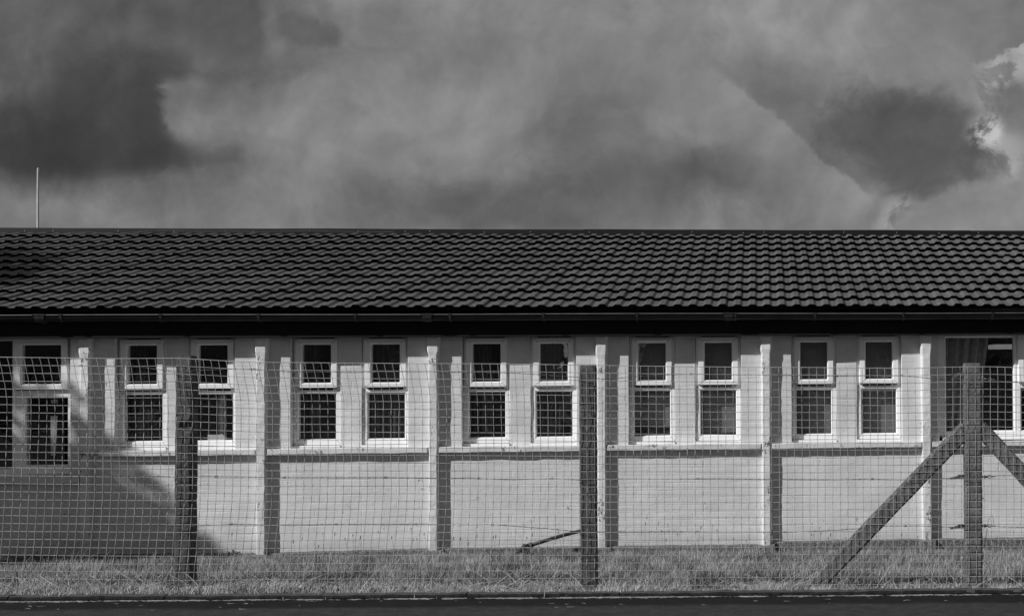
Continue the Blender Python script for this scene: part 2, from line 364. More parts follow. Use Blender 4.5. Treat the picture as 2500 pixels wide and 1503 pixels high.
def road_ex(t, co, val, base):
    sp_ = t.nodes.new('ShaderNodeSeparateXYZ'); t.links.new(co, sp_.inputs[0])
    # v (distance to the kerb) in the fence frame: a damp dirty channel runs beside the kerb
    wob = tnoise(t, co, 2.2, 6, .6)
    d = tm(t, 'MULTIPLY_ADD', wob, -.17, tm(t, 'MULTIPLY', sp_.outputs[1], -1.0))
    m = smooth(t, d, .17, .31)
    g = tnoise(t, co, 170, 3, .6); gg = tnoise(t, co, 12, 6, .65)
    c = fmix(t, m, base*.33, base*1.15)
    c = tm(t, 'MULTIPLY', c, smooth(t, g, .25, .75, .5, 1.6)); c = tm(t, 'MULTIPLY', c, smooth(t, gg, .25, .75, .7, 1.3))
    gr = smooth(t, tnoise(t, co, 45, 2, .5), .745, .76); c = fmix(t, gr, c, .13)
    return c, g
M['road'] = material('asphalt', .031, .92, spec=.15, bump=(1, .7, .006), extra=road_ex)
M['soil'] = material('soil_and_thatch', .085, .95, var=.6, vscale=14, bump=(30, .8, .02))
M['ground'] = material('ground_far', .09, .95, var=.4, vscale=1.0)
def blade_mat(name, lo, hi, rough=.65, trans=.14):
    m = bpy.data.materials.new(name); m.use_nodes = True; t = m.node_tree; b = t.nodes['Principled BSDF']
    at = t.nodes.new('ShaderNodeAttribute'); at.attribute_name = 'tone'
    c = smooth(t, at.outputs['Fac'], 0, 1, lo, hi); t.links.new(c, b.inputs['Base Color']); b.inputs['Roughness'].default_value = rough
    b.inputs['Specular IOR Level'].default_value = .3
    tr = t.nodes.new('ShaderNodeBsdfTranslucent'); t.links.new(c, tr.inputs[0]); mx = t.nodes.new('ShaderNodeMixShader'); mx.inputs[0].default_value = trans
    t.links.new(b.outputs[0], mx.inputs[1]); t.links.new(tr.outputs[0], mx.inputs[2]); t.links.new(mx.outputs[0], t.nodes['Material Output'].inputs[0])
    return m
M['grass'] = blade_mat('grass_blades', .025, .50)
M['tuft'] = blade_mat('pale_tuft_blades', .07, .62)
M['straw'] = blade_mat('dry_straw', .2, .55, trans=.1)
M['leaf'] = blade_mat('tree_leaves', .04, .12)
M['weed'] = material('weed_stem', .16, .7)
M['seed'] = material('seed_head', .05, .8)
M['bark'] = material('bark', .08, .9, var=.4, vscale=12, bump=(20, .8, .02))
M['fabric'] = material('curtain_fabric', .055, .9, var=.25, vscale=20)
M['net'] = material('light_curtain_fabric', .42, .9, var=.3, vscale=26)
M['blind'] = material('blind_fabric', .17, .85, var=.12, vscale=3)
M['paper'] = material('paper', .5, .8, var=.15, vscale=12)
M['housewall'] = material('house_brick', .16, .85, var=.2, vscale=3)
M['houseroof'] = material('house_slates', .07, .8, var=.3, vscale=5)
def glass_mat(name, refl=.085, tint=.88, bmp=.12, dirt=.012):
    m = bpy.data.materials.new(name); m.use_nodes = True; t = m.node_tree; t.nodes.remove(t.nodes['Principled BSDF'])
    o = t.nodes['Material Output']; co = t.nodes.new('ShaderNodeTexCoord').outputs['Object']
    tr = t.nodes.new('ShaderNodeBsdfTransparent'); tr.inputs[0].default_value = (tint, tint, tint, 1)
    gl = t.nodes.new('ShaderNodeBsdfGlossy'); gl.inputs['Roughness'].default_value = .01; gl.inputs['Color'].default_value = (1, 1, 1, 1)
    bn = t.nodes.new('ShaderNodeBump'); bn.inputs['Strength'].default_value = bmp; bn.inputs['Distance'].default_value = .012
    t.links.new(tnoise(t, co, 6, 2, .5), bn.inputs['Height']); t.links.new(bn.outputs[0], gl.inputs['Normal'])
    fr = t.nodes.new('ShaderNodeLayerWeight'); fr.inputs['Blend'].default_value = .5      # same from both sides of the thin pane
    fac = tm(t, 'MULTIPLY_ADD', tm(t, 'POWER', fr.outputs['Facing'], 5.0), .9, refl)
    mx = t.nodes.new('ShaderNodeMixShader'); t.links.new(fac, mx.inputs[0]); t.links.new(tr.outputs[0], mx.inputs[1]); t.links.new(gl.outputs[0], mx.inputs[2])
    df = t.nodes.new('ShaderNodeBsdfDiffuse'); df.inputs[0].default_value = (.5, .5, .5, 1)
    dm = t.nodes.new('ShaderNodeMixShader')
    sm = smooth(t, tnoise(t, co, 9, 7, .7, (1, 1, 3)), .55, .72, dirt, dirt*6)
    t.links.new(sm, dm.inputs[0]); t.links.new(mx.outputs[0], dm.inputs[1]); t.links.new(df.outputs[0], dm.inputs[2]); t.links.new(dm.outputs[0], o.inputs[0])
    return m
M['glass'] = glass_mat('window_glass')
M['glass_dirty'] = glass_mat('dusty_window_glass', dirt=.03)
def emis(name, s):
    m = bpy.data.materials.new(name); m.use_nodes = True; b = m.node_tree.nodes['Principled BSDF']
    b.inputs['Base Color'].default_value = (.8, .8, .8, 1); b.inputs['Emission Color'].default_value = (1, 1, 1, 1); b.inputs['Emission Strength'].default_value = s
    return m
M['lamp'] = emis('ceiling_lamp', .16)

# ------------------------------------------------------------------ ground, road, kerb
# fence-frame coordinates (s, v): v = 0 at the mesh plane; ground heights read at the foot of the fence and of the wall
fence_g = [FF.hit(445, 1439), FF.hit(1433, 1431), FF.hit(2378, 1440)]
b1 = (fence_g[2][1] - fence_g[0][1])/(fence_g[2][0] - fence_g[0][0]); b0 = sum(z - b1*s for s, z in fence_g)/3
def z_fence(s): return b0 + b1*max(-9, min(12, s))
KV = -0.36                                        # the kerb's road face, in front of the fence
kz = [FF.hit(px, py, KV) for px, py in ((0, 1469), (640, 1461), (1240, 1458), (1860, 1453), (2500, 1450))]
k1, k0 = np.polyfit([a for a, _ in kz], [b for _, b in kz], 1)
def z_road(s): return k0 + k1*max(-12, min(14, s))
wb = [(px, WF.hit(px, py)) for px, py in ((0, 1362), (220, 1360), (640, 1361), (1060, 1352), (1485, 1346), (1870, 1344), (2250, 1341), (2500, 1339))]
pe_ = [WF.hit(px, py, -.045) for px, py in ((0, 1358), (220, 1354), (640, 1350), (1060, 1339), (1485, 1333), (1850, 1329), (1900, 1322), (2250, 1315), (2500, 1312))]
wbu = [a[1][0] for a in wb]; wbz = [a[1][1] for a in wb]
def z_wall(u): return float(np.interp(u, wbu, wbz)) - .01
def z_paint(u): return float(np.interp(u, [a for a, _ in pe_], [b for _, b in pe_]))
def fr_of(p):                                      # world point -> fence frame
    dx, dy = p[0] - FF.x0, p[1] - FF.y0; return dx*FF.c + dy*FF.s, -dx*FF.s + dy*FF.c
def wf_of(p):
    dx, dy = p[0] - WF.x0, p[1] - WF.y0; return dx*WF.c + dy*WF.s, -dx*WF.s + dy*WF.c
def z_verge(x, y):
    s, v_ = fr_of((x, y)); u, w = wf_of((x, y))
    if v_ <= -.05: return z_fence(s)*1.0 - .012*min(1, (-v_)/.3)
    t = max(0.0, min(1.0, v_/(v_ - w))) if (v_ - w) > 0 else 1
    t2 = t**0.85
    z = z_fence(s)*(1 - t2) + z_wall(u)*t2
    z += .035*noise.noise((x*.9, y*.9, 0))*math.sin(math.pi*t) + .018*noise.noise((x*3, y*3, 4))*math.sin(math.pi*min(1, t*1.1))
    return z
m = MB(); nx, ny = 230, 60
for j in range(ny + 1):
    for i in range(nx + 1):
        s = -9.5 + 22*i/nx; p = FF.P(s, 0, 0); u, w = wf_of(p)
        v_ = KV + .09 + (abs(w) + 1.2 - KV)*j/ny
        q = FF.P(s, v_, 0); m.v.append((q.x, q.y, z_verge(q.x, q.y) if j else z_fence(s) - .02))
m.f = [(j*(nx + 1) + i, j*(nx + 1) + i + 1, (j + 1)*(nx + 1) + i + 1, (j + 1)*(nx + 1) + i) for j in range(ny) for i in range(nx)]
tag(m.build('verge', M['soil'], smooth=True), kind='structure')
m = MB()
S = np.linspace(-40, 44, 170)
m.v = [tuple(FF.P(s, v_, z_road(s))) for v_ in (-30, -12, -3, -1.2, KV - .0) for s in S]
for k in range(4):
    for i in range(len(S) - 1): m.f.append((k*len(S) + i, k*len(S) + i + 1, (k + 1)*len(S) + i + 1, (k + 1)*len(S) + i))
road = MB(); road.v = [(s, v_ - KV, z_road(s)) for v_ in (-14, -6, -3, -1.2, KV) for s in S]; road.f = m.f
ro = road.build('road', M['road']); ro.matrix_world = Matrix.Translation(FF.P(0, KV, 0)) @ Matrix.Rotation(FF.th, 4, 'Z'); tag(ro, kind='structure')
g = MB(); g.add([(-900, -900, -.62), (900, -900, -.62), (900, 900, -.62), (-900, 900, -.62)], [(0, 1, 2, 3)])
tag(g.build('ground', M['ground']), kind='structure')
# kerb: worn edging stones end to end
m = MB(); s = -10.0; k = 0; joints = [FF.hit(px, 1450, KV)[0] for px in (-640, 18, 400, 1138, 1512, 2205, 2950)]
joints = [-16] + joints + [16]
for a, b in zip(joints[:-1], joints[1:]):
    n = max(2, int((b - a)/.05)); dz = random.uniform(-.003, .004); dv = random.uniform(-.004, .004); prof = []
    for i in range(n + 1):
        q = a + .004 + (b - a - .008)*i/n; w_ = noise.noise((q*5, k, 0))*.007; w2 = noise.noise((q*17, k, 3))*.005
        top = max(z_fence(q) - .004, z_road(q) + .028) + dz + w_
        prof += [(q, KV + dv + w2, z_road(q) - .05), (q, KV + dv + w2*1.5, top - .016 + w2), (q, KV + .012 + dv + w2, top - .003), (q, KV + .03, top), (q, KV + .095, top - .002 + w2), (q, KV + .10, top - .08)]
    fs = [(i*6 + j, (i + 1)*6 + j, (i + 1)*6 + j + 1, i*6 + j + 1) for i in range(n) for j in range(5)] + [(0, 1, 2, 3, 4, 5), tuple(n*6 + j for j in range(5, -1, -1))]
    m.add(prof, fs); k += 1
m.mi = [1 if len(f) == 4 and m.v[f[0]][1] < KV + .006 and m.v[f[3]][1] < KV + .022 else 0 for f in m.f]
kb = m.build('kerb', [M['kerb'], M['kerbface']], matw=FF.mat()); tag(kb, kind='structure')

# ------------------------------------------------------------------ the building
ZB = -0.42
B = empty('single_storey_building', WF.mat(ZB), 'long white painted brick building with dark tiled roof behind the wire fence', 'building')
def part(mb, name, mat, parent=None, **k):
    o = mb.build(name, mat, parent or B, **k)
    if parent is None: o.location = (0, 0, -ZB)
    return o
PX = [190, 621, 1042, 1454, 1857, 2249]; PXR = [221, 652, 1072, 1483, 1885, 2277]
Pv = -.073
pil = [(U(a, 1000, Pv) + .012, U(b, 1000, Pv) - .012) for a, b in zip(PX, PXR)]
pw = 1.6508
for k in (1, 2): pil.insert(0, (pil[0][0] - pw, pil[0][1] - pw)); 
for k in (1, 2, 3): pil.append((pil[-1][0] + pw, pil[-1][1] + pw))
UL, UR = pil[0][0] - 1.2, pil[-1][1] + 1.2
ztop = Z(1240, 822, -.14)                           # bottom of the black fascia
zled1, zled0 = Z(1240, 1089, Pv), Z(1240, 1103, Pv)  # ledge top and bottom
bigz1, bigz0 = Z(120, 1161, Pv), Z(120, 1180, Pv)
ZH = ztop + .10
# window list: upper-pane and lower-pane edges, in photo pixels
WIN = [(313, 382.5, 305, 395), (486.3, 554.8, 478, 567), (740, 807, 732, 818), (908.5, 975, 900, 986.6), (1155.4, 1220.5, 1146.6, 1232), (1320, 1385, 1311, 1396),
       (1560, 1624.7, 1551, 1633.5), (1721, 1785, 1713, 1796), (1955, 2018, 1946, 2029), (2114, 2177, 2105, 2187)]
FRV = .078
zu1, zu0 = Z(1188, 839, FRV), Z(1188, 931, FRV)      # upper pane
zl1, zl0 = Z(1188, 957, FRV), Z(1188, 1067, FRV)     # lower pane
zsash0 = Z(1188, 943, FRV - .018); zfr0 = Z(1188, 1081, FRV)
wins = []
for a, b, c, d in WIN:
    uc = (U(a, 900, FRV) + U(b, 900, FRV) + U(c, 1000, FRV) + U(d, 1000, FRV))/4
    wins.append(uc)
hw_u, hw_l, hop = .138, .179, .230                   # half widths: upper pane, lower pane, opening
# --- wall: lower wall, flanks, panels between the windows
wall = MB()
bays = list(zip(pil[:-1], pil[1:]))
for bi, (p0, p1) in enumerate(bays):
    a, b = (p0[0] + p0[1])/2, (p1[0] + p1[1])/2
    idx = bi - 2                                      # bay 0 is the first wholly visible one
    if 0 <= idx <= 4: ww = [w for w in wins if a < w < b]
    else: ww = []
    big = not ww
    led0 = bigz0 if bi <= 1 else zled0
    wall.gridbox(a, b, 0, .25, ZB, led0 + .03, step=.11, amp=.004, sc=2.2, seed=bi*3.1, bev=0)
    if not big:
        w1, w2 = ww
        wall.gridbox(a, w1 - hop, 0, .25, led0 + .03, ZH, step=.06, amp=.004, sc=4, seed=bi)
        wall.gridbox(w1 + hop, w2 - hop, .060, .25, led0 + .03, ZH, step=.05, amp=.006, sc=5, seed=bi + 9)
        wall.gridbox(w2 + hop, b, 0, .25, led0 + .03, ZH, step=.06, amp=.004, sc=4, seed=bi + 5)
UBL = U(171, 1000, 0); UBR = U(2293, 1000, 0)
# bays with wide windows: narrow flanks only
for bi, (p0, p1) in enumerate(bays):
    idx = bi - 2
    if 0 <= idx <= 4: continue
    a, b = (p0[0] + p0[1])/2, (p1[0] + p1[1])/2
    led0 = bigz0 if bi <= 1 else zled0
    wall.gridbox(a, (UBR if bi == 7 else p0[1] + .07), 0, .25, led0 + .03, ZH, step=.06, amp=.004, sc=4, seed=bi)
    wall.gridbox(UBL if bi == 1 else p1[0] - .08, b, 0, .25, led0 + .03, ZH, step=.06, amp=.004, sc=4, seed=bi + 2)
a0, b0_ = (pil[0][0] + pil[0][1])/2, (pil[-1][0] + pil[-1][1])/2
wall.box(UL, a0, 0, .25, ZB, ZH); wall.box(b0_, UR, 0, .25, ZB, ZH)
wall.box(UL, UL + .25, .251, 6.2, ZB, ZH + .3); wall.box(UR - .25, UR, .251, 6.2, ZB, ZH + .3); wall.box(UL + .251, UR - .251, 5.95, 6.2, ZB, ZH + .3)
part(wall, 'wall', M['wall'], smooth=False)
# --- pilasters
for k, (p0, p1) in enumerate(pil):
    m = MB(); uc = (p0 + p1)/2; hw = (p1 - p0)/2; vs = []; n = 58; zc = Z(1240, 868, Pv) + random.uniform(-.015, .015)
    sec = [(-1, 0, .020), (-1, 0, .004), (-1, 1, 0.0), (-.78, 1, 0), (-.3, 1, 0), (.3, 1, 0), (.78, 1, 0), (1, 1, 0), (1, 0, .004), (1, 0, .020)]
    zz = [ZB + (ZH - ZB)*i/n for i in range(n + 1)]
    for z in zz:
        cap_ = max(0, min(1, (z - zc)/.03)); ext = hw + .006*cap_ - .004*(1 - cap_)*(1 if z > zled0 else 1.6)
        depth = Pv - (0.004*cap_)
        for (sx_, fr_, o_) in sec:
            nn = noise.noise_vector((sx_*.4 + k*7, z*9, fr_*2))*.004 + noise.noise_vector((sx_*.9 + k*5, z*31, fr_))*.0022
            lean = .014 if sx_ < 0 else .010
            if fr_: vs.append((uc + sx_*ext + nn.x, depth + (.006 if abs(sx_) == 1 else 0) + nn.y, z))
            else:
                dd = depth*.45 if o_ < .01 else .02
                vs.append((uc + sx_*(ext + (lean*.55 if o_ < .01 else lean)) + nn.x, dd + nn.y, z))
    q = len(sec); fs = [(j*q + i, j*q + i + 1, (j + 1)*q + i + 1, (j + 1)*q + i) for j in range(n) for i in range(q - 1)]
    m.add(vs, fs); part(m, 'pilaster', M['pilaster'], smooth=False)
# --- ledge under the windows, one length per bay
for bi, (p0, p1) in enumerate(bays):
    z0, z1 = (bigz0, bigz1) if bi <= 1 else (zled0, zled1)
    m = MB(); m.gridbox(p0[1] + .006, p1[0] - .008, Pv + .008, .20, z0, z1, step=.045, amp=.005, sc=9, seed=bi*2.3, bev=.005)
    part(m, 'ledge', M['ledge'])
# --- rough plinth strip where the paint stops
m = MB(); n = 900; vs = []
for i in range(n + 1):
    u = UL + (UR - UL)*i/n; zw = z_wall(u)
    inpil = min(abs(u - (a + b)/2) for a, b in pil) < .085
    face = -.045 - (.07 if inpil else 0)
    zp = z_paint(u) + .008*noise.noise((u*5, 1, 1)) + .004*noise.noise((u*21, 1, 4)) - (.012 if inpil else 0)
    for vv, z in ((face - .012, zw - .12), (face + .006*noise.noise((u*30, 0, 0)), zp - .012), (face + .012, zp), (.03, zp + .006)): vs.append((u, vv, z))
m.add(vs, [(i*4 + j, (i + 1)*4 + j, (i + 1)*4 + j + 1, i*4 + j + 1) for i in range(n) for j in range(3)])
part(m, 'plinth', M['plinth'])

# --- windows
def rframe(m, u0, u1, z0, z1, w, v0, v1, bead=.010):
    """mitred rectangular frame with a sloping inner bead; w = face width (left, right, bottom, top)"""
    wl, wr, wb_, wt = w
    ring = [((u0, z0), (u1, z0), (u1, z1), (u0, z1))]
    i0 = ((u0 + wl, z0 + wb_), (u1 - wr, z0 + wb_), (u1 - wr, z1 - wt), (u0 + wl, z1 - wt))
    rings = [(ring[0], v1), (ring[0], v0 + .003)]
    c = .003; rings.append((((u0 + c, z0 + c), (u1 - c, z0 + c), (u1 - c, z1 - c), (u0 + c, z1 - c)), v0))
    rings.append((((i0[0][0] - bead, i0[0][1] - bead), (i0[1][0] + bead, i0[1][1] - bead), (i0[2][0] + bead, i0[2][1] + bead), (i0[3][0] - bead, i0[3][1] + bead)), v0))
    rings.append((i0, v0 + .018)); rings.append((i0, v1))
    vs = [(p[0], vv, p[1]) for rr, vv in rings for p in rr]
    fs = [(k*4 + j, k*4 + (j + 1) % 4, (k + 1)*4 + (j + 1) % 4, (k + 1)*4 + j) for k in range(len(rings) - 1) for j in range(4)]
    m.add(vs, fs)
    return m
def mitres(m, u0, u1, z0, z1, iu0, iu1, iz0, iz1, v):
    for (a, b), (c, d) in (((u0, z0), (iu0, iz0)), ((u1, z0), (iu1, iz0)), ((u1, z1), (iu1, iz1)), ((u0, z1), (iu0, iz1))):
        L = math.hypot(c - a, d - b); nx_, nz_ = -(d - b)/L*.0011, (c - a)/L*.0011
        m.add([(a + nx_, v, b + nz_), (a - nx_, v, b - nz_), (c - nx_, v, d - nz_), (c + nx_, v, d + nz_)], [(0, 1, 2, 3)])
def pane(name, u0, u1, z0, z1, v, parent, mat='glass', tilt=0.0):
    m = MB(); dz = math.tan(tilt)*(z1 - z0)
    m.add([(u0, v - dz, z0), (u1, v - dz, z0), (u1, v, z1), (u0, v, z1)], [(0, 1, 2, 3)])
    return m.build(name, M[mat], parent)
for k, uc in enumerate(wins):
    m = MB()
    # fixed outer frame, two lights high; face FRV
    rframe(m, uc - hw_l - .048, uc + hw_l + .048, zfr0, (zsash0 + zl1)/2 + .006, (.048, .048, zl0 - zfr0, (zsash0 + zl1)/2 + .006 - zl1), FRV, FRV + .07)
    m.box(uc - hw_l - .048, uc - hw_u - .030, FRV + .001, FRV + .07, (zsash0 + zl1)/2 + .0065, ZH)
    m.box(uc + hw_u + .030, uc + hw_l + .048, FRV + .001, FRV + .07, (zsash0 + zl1)/2 + .0065, ZH)
    m.box(uc - hw_l - .05, uc + hw_l + .05, .045, FRV + .06, zfr0 - .028, zfr0 - .004)     # sill strip
    m.cur = 1; g_ = m; mitres(g_, uc - hw_l - .048, uc + hw_l + .048, zfr0, zl1 + .05, uc - hw_l, uc + hw_l, zl0, zl1, FRV - .0006); 
    g_.box(uc - hw_l - .045, uc + hw_l + .045, FRV + .004, FRV + .05, zfr0 - .0038, zfr0 - .0002)
    fr = part(m, 'window', [M['upvc'], M['gasket']])
    s_ = MB(); top = min(ZH, zu1 + .058); ang = 0.0
    rframe(s_, uc - hw_u - .062, uc + hw_u + .062, zsash0, top, (.062, .062, zu0 - zsash0, top - zu1), FRV - .034, FRV + .045)
    s_.cur = 1; g_ = s_; mitres(g_, uc - hw_u - .062, uc + hw_u + .062, zsash0, top, uc - hw_u - .01, uc + hw_u + .01, zu0 - .01, zu1 + .01, FRV - .0346)
    g_.box(uc - hw_u - .055, uc + hw_u + .055, FRV - .012, FRV + .0, zsash0 - .007, zsash0 - .0005); so = s_.build('sash', [M['upvc'], M['gasket']], fr)
    pane('pane', uc - hw_u, uc + hw_u, zu0, zu1, FRV + .012, fr, 'glass_dirty' if k in (7, 8, 9) else 'glass', R(2.9) if k == 5 else R(random.uniform(-.2, .5)))
    pane('pane', uc - hw_l, uc + hw_l, zl0, zl1, FRV + .024, fr, 'glass_dirty' if k >= 6 else 'glass', R(random.uniform(-.2, .3)))
    if k == 6:
        t_ = MB(); t_.box(uc - .15, uc + .15, FRV - .046, FRV - .0345, zu1 + .022, zu1 + .036); t_.build('trickle_vent', M['upvc'], fr)
# wide window at the left end
m = MB()
bl = pil[1][1] + .06; br_ = UBL
mu = U(43, 1000, FRV); zb0 = Z(120, 1157, FRV); 
# lower frame, mullion, and outer members of the left wide window
mull = (U(30, 1000, FRV), U(46, 1000, FRV))
rframe(m, mull[1] - .01, br_ + .012, zb0, Z(100, 952, FRV), (.075, .075, Z(100, 1134, FRV) - zb0, Z(100, 952, FRV) - Z(100, 971, FRV)), FRV, FRV + .07)
m.box(mull[0], mull[1] - .0105, FRV + .002, FRV + .07, zb0, ZH)
m.box(bl, mull[0] - .001, FRV + .002, FRV + .07, zb0, Z(10, 1144, FRV)); m.box(bl, mull[0] - .001, FRV + .002, FRV + .07, Z(10, 832, FRV), ZH)
m.box(bl, bl + .06, FRV + .003, FRV + .068, Z(10, 1144, FRV) + .001, Z(10, 832, FRV) - .001)
m.box(bl, br_, .03, FRV + .06, bigz1 + .002, zb0 - .003)
wl_ = part(m, 'window', M['upvc'])
s_ = MB(); rframe(s_, U(37, 900, FRV), U(169, 900, FRV), Z(100, 950, FRV - .02), ZH - .06, (.07, .07, Z(100, 937, FRV) - Z(100, 950, FRV), ZH - .06 - Z(100, 842, FRV)), FRV - .034, FRV + .045)
s_.cur = 1; s_.box(U(39, 900, FRV), U(167, 900, FRV), FRV - .012, FRV, Z(100, 951.8, FRV), Z(100, 950.1, FRV)); s_.build('sash', [M['upvc'], M['gasket']], wl_)
pane('pane', U(53, 900, FRV), U(153, 900, FRV), Z(100, 938, FRV), Z(100, 840, FRV), FRV + .012, wl_)
pane('pane', U(52, 1050, FRV), U(155, 1050, FRV), Z(100, 1135, FRV), Z(100, 970, FRV), FRV + .024, wl_)
pane('pane', bl + .05, mull[0] + .002, zb0 + .02, ZH - .02, FRV + .03, wl_)
# wide window at the right end
m = MB(); gl0, gl1 = U(2310, 940, FRV), U(2474.5, 940, FRV); rz0 = Z(2400, 1064, FRV); pz0, pz1 = Z(2400, 1050.5, FRV), Z(2400, 824, FRV)
rframe(m, min(gl0 - .052, UBR - .01), gl1 + .03, rz0, ZH, (gl0 - min(gl0 - .052, UBR - .01), .030, pz0 - rz0, ZH - pz1), FRV, FRV + .07)
r2 = pil[8][0] - .085; e0, e1 = gl1 + .033, gl1 + .78
rframe(m, e0, e1, rz0, Z(2490, 936, FRV), (.05, .05, pz0 - rz0, .05), FRV, FRV + .07)
m.box(e0 + .001, e1, FRV + .004, FRV + .07, Z(2490, 936, FRV) + .001, ZH)
m.box(e1 + .001, r2, FRV + .002, FRV + .07, rz0, rz0 + .05); m.box(e1 + .001, r2, FRV + .002, FRV + .07, ZH - .13, ZH)
m.box(gl0 - .05, r2, .02, FRV + .06, zled1 + .012, rz0 - .003); m.box(gl0 - .05, r2, -.02, .019, zled1 + .010, rz0 - .022)
wr_ = part(m, 'window', M['upvc'])
s_ = MB(); rframe(s_, e0 + .018, e1 - .018, Z(2490, 934, FRV), ZH - .055, (.062, .062, .058, .06), FRV - .034, FRV + .045)
s_.build('sash', M['upvc'], wr_)
pane('pane', gl0 - .004, gl1 + .004, pz0 - .004, pz1 + .004, FRV + .024, wr_)
pane('pane', e0 + .04, e1 - .04, rz0 + .03, ZH - .1, FRV + .03, wr_)
pane('pane', e1, r2, rz0 + .04, ZH - .1, FRV + .032, wr_)
# plain wide windows further along the wall, beyond the frame
for bi in (0, 8, 9):
    p0, p1 = bays[bi]; a, b = p0[1] + .1, p1[0] - .1; m = MB()
    zz0 = (bigz1 if bi == 0 else zled1) + .01
    rframe(m, a, (a + b)/2 - .005, zz0, ZH, (.05,)*4, FRV, FRV + .07); rframe(m, (a + b)/2, b, zz0, ZH, (.05,)*4, FRV, FRV + .07)
    w_ = part(m, 'window', M['upvc']); pane('pane', a + .04, b - .04, zz0 + .04, ZH - .04, FRV + .03, w_)
# --- room behind the glass
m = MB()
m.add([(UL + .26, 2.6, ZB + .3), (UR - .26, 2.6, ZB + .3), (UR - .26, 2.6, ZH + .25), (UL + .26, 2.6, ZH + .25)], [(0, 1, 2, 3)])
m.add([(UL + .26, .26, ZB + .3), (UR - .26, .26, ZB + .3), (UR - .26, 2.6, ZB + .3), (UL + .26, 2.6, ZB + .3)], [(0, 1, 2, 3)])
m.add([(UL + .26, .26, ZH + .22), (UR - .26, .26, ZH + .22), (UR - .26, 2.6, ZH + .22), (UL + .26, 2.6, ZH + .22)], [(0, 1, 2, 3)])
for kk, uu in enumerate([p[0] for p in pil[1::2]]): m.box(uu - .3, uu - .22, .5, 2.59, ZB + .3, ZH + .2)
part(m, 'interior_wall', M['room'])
# --- fascia and soffit
fz1 = Z(1240, 775, -.14)
m = MB(); m.gridbox(UL - .1, UR + .1, -.14, -.115, ztop, fz1 + .05, step=.3, amp=.002, sc=1.3, bev=.003)
part(m, 'fascia', M['fascia'])
m = MB(); m.box(UL - .1, UR + .1, -.114, .35, ztop + .012, ztop + .024); part(m, 'soffit', M['fascia'])
# --- roof tiles: pressed courses with a wavy profile, each course standing proud of the one below
PIT = R(17.55); LG = .324; cpi, spi = math.cos(PIT), math.sin(PIT); EV = -.215
ze = Z(1850, 757, EV); NC = 11; PER = .149; u_pk = U(1172, 750, EV)
prof_t = [0, .08, .15, .21, .27, .33, .38, .44, .50, .56, .62, .67, .73, .79, .85, .92]
def wave(t):
    t = t % 1.0; x = abs(t - .5)*2            # 0 at the crest, 1 in the pan
    if x < .24: return 1.0 - .10*max(0, 1 - abs(x)/.08)
    if x > .74: return 0.0
    y = (x - .24)/.50; return 1 - y*y*(3 - 2*y)
j0 = int((UL - .12 - u_pk)/PER) - 1; j1 = int((UR + .12 - u_pk)/PER) + 1
us, ph, jj = [], [], []
for j in range(j0, j1):
    for t in prof_t: us.append(u_pk + (j - .5 + t)*PER); ph.append(t); jj.append(j)
us = np.array(us); base_w = np.array([wave(t) for t in ph]); jj = np.array(jj); pha = np.array(ph)
nU = len(us)
roof = MB(); V = []; F = []
def rp(u, d, h):   # d along the slope from the eave, h off the slope
    return (u, EV + d*cpi - h*spi, ze + d*spi + h*cpi)
for i in range(NC):
    d0, d1 = i*LG, min((i + 1)*LG + .05, 10.8*LG + .05)
    sheet = (jj - i + 400)//8
    lift = np.array([.0012*math.sin(3.1*s_ + 7*i) for s_ in sheet]); slide = np.array([.0025*math.sin(5.7*s_ + 3.3*i) for s_ in sheet])
    jt = ((jj - i + 400) % 8 == 0)
    jl = np.where(jt & (base_w > .3), .0055, 0.0)
    for u, w0, lf, sl, jh in zip(us, base_w, lift, slide, jl):
        wv_ = .020*w0 + lf + jh
        nz_ = noise.noise((u*2.3, i*3.7, 0))*.0022
        hf = .045 + wv_ + nz_; hb = .004 + wv_*.95
        # underside back, underside front, nose bottom, nose top, mid, back
        V += [rp(u, d0 + .10 + sl, hf - .022), rp(u, d0 + .010 + sl, hf - .012), rp(u, d0 + sl + .002, hf - .007), rp(u, d0 + .002 + sl, hf - .0015), rp(u, d0 + .012 + sl, hf - .0008), rp(u, (d0 + d1)/2, (hf + hb)/2 - .001), rp(u, d1, hb)]
    o = i*nU*7
    for q in range(nU - 1):
        a = o + q*7; b = a + 7
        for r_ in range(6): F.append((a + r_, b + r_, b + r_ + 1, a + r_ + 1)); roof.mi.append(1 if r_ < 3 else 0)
roof.v = V; roof.f = F
# plain boarding below the tiles and the rear slope
u0_, u1_ = UL - .12, UR + .12; ztp = rp(0, 11.1*LG, 0)
roof.add([rp(u0_, .06, -.004), rp(u1_, .06, -.004), rp(u1_, 11.1*LG, -.004), rp(u0_, 11.1*LG, -.004)], [(0, 1, 2, 3)])
roof.add([(u0_, ztp[1], ztp[2]), (u1_, ztp[1], ztp[2]), (u1_, 2*ztp[1] - EV, ze), (u0_, 2*ztp[1] - EV, ze)], [(0, 1, 2, 3)])
for uu in (u0_, u1_): roof.add([(uu, EV, ze), (uu, ztp[1], ztp[2]), (uu, 2*ztp[1] - EV, ze)], [(0, 1, 2)])
rf = part(roof, 'roof', [M['tile'], M['nose']])
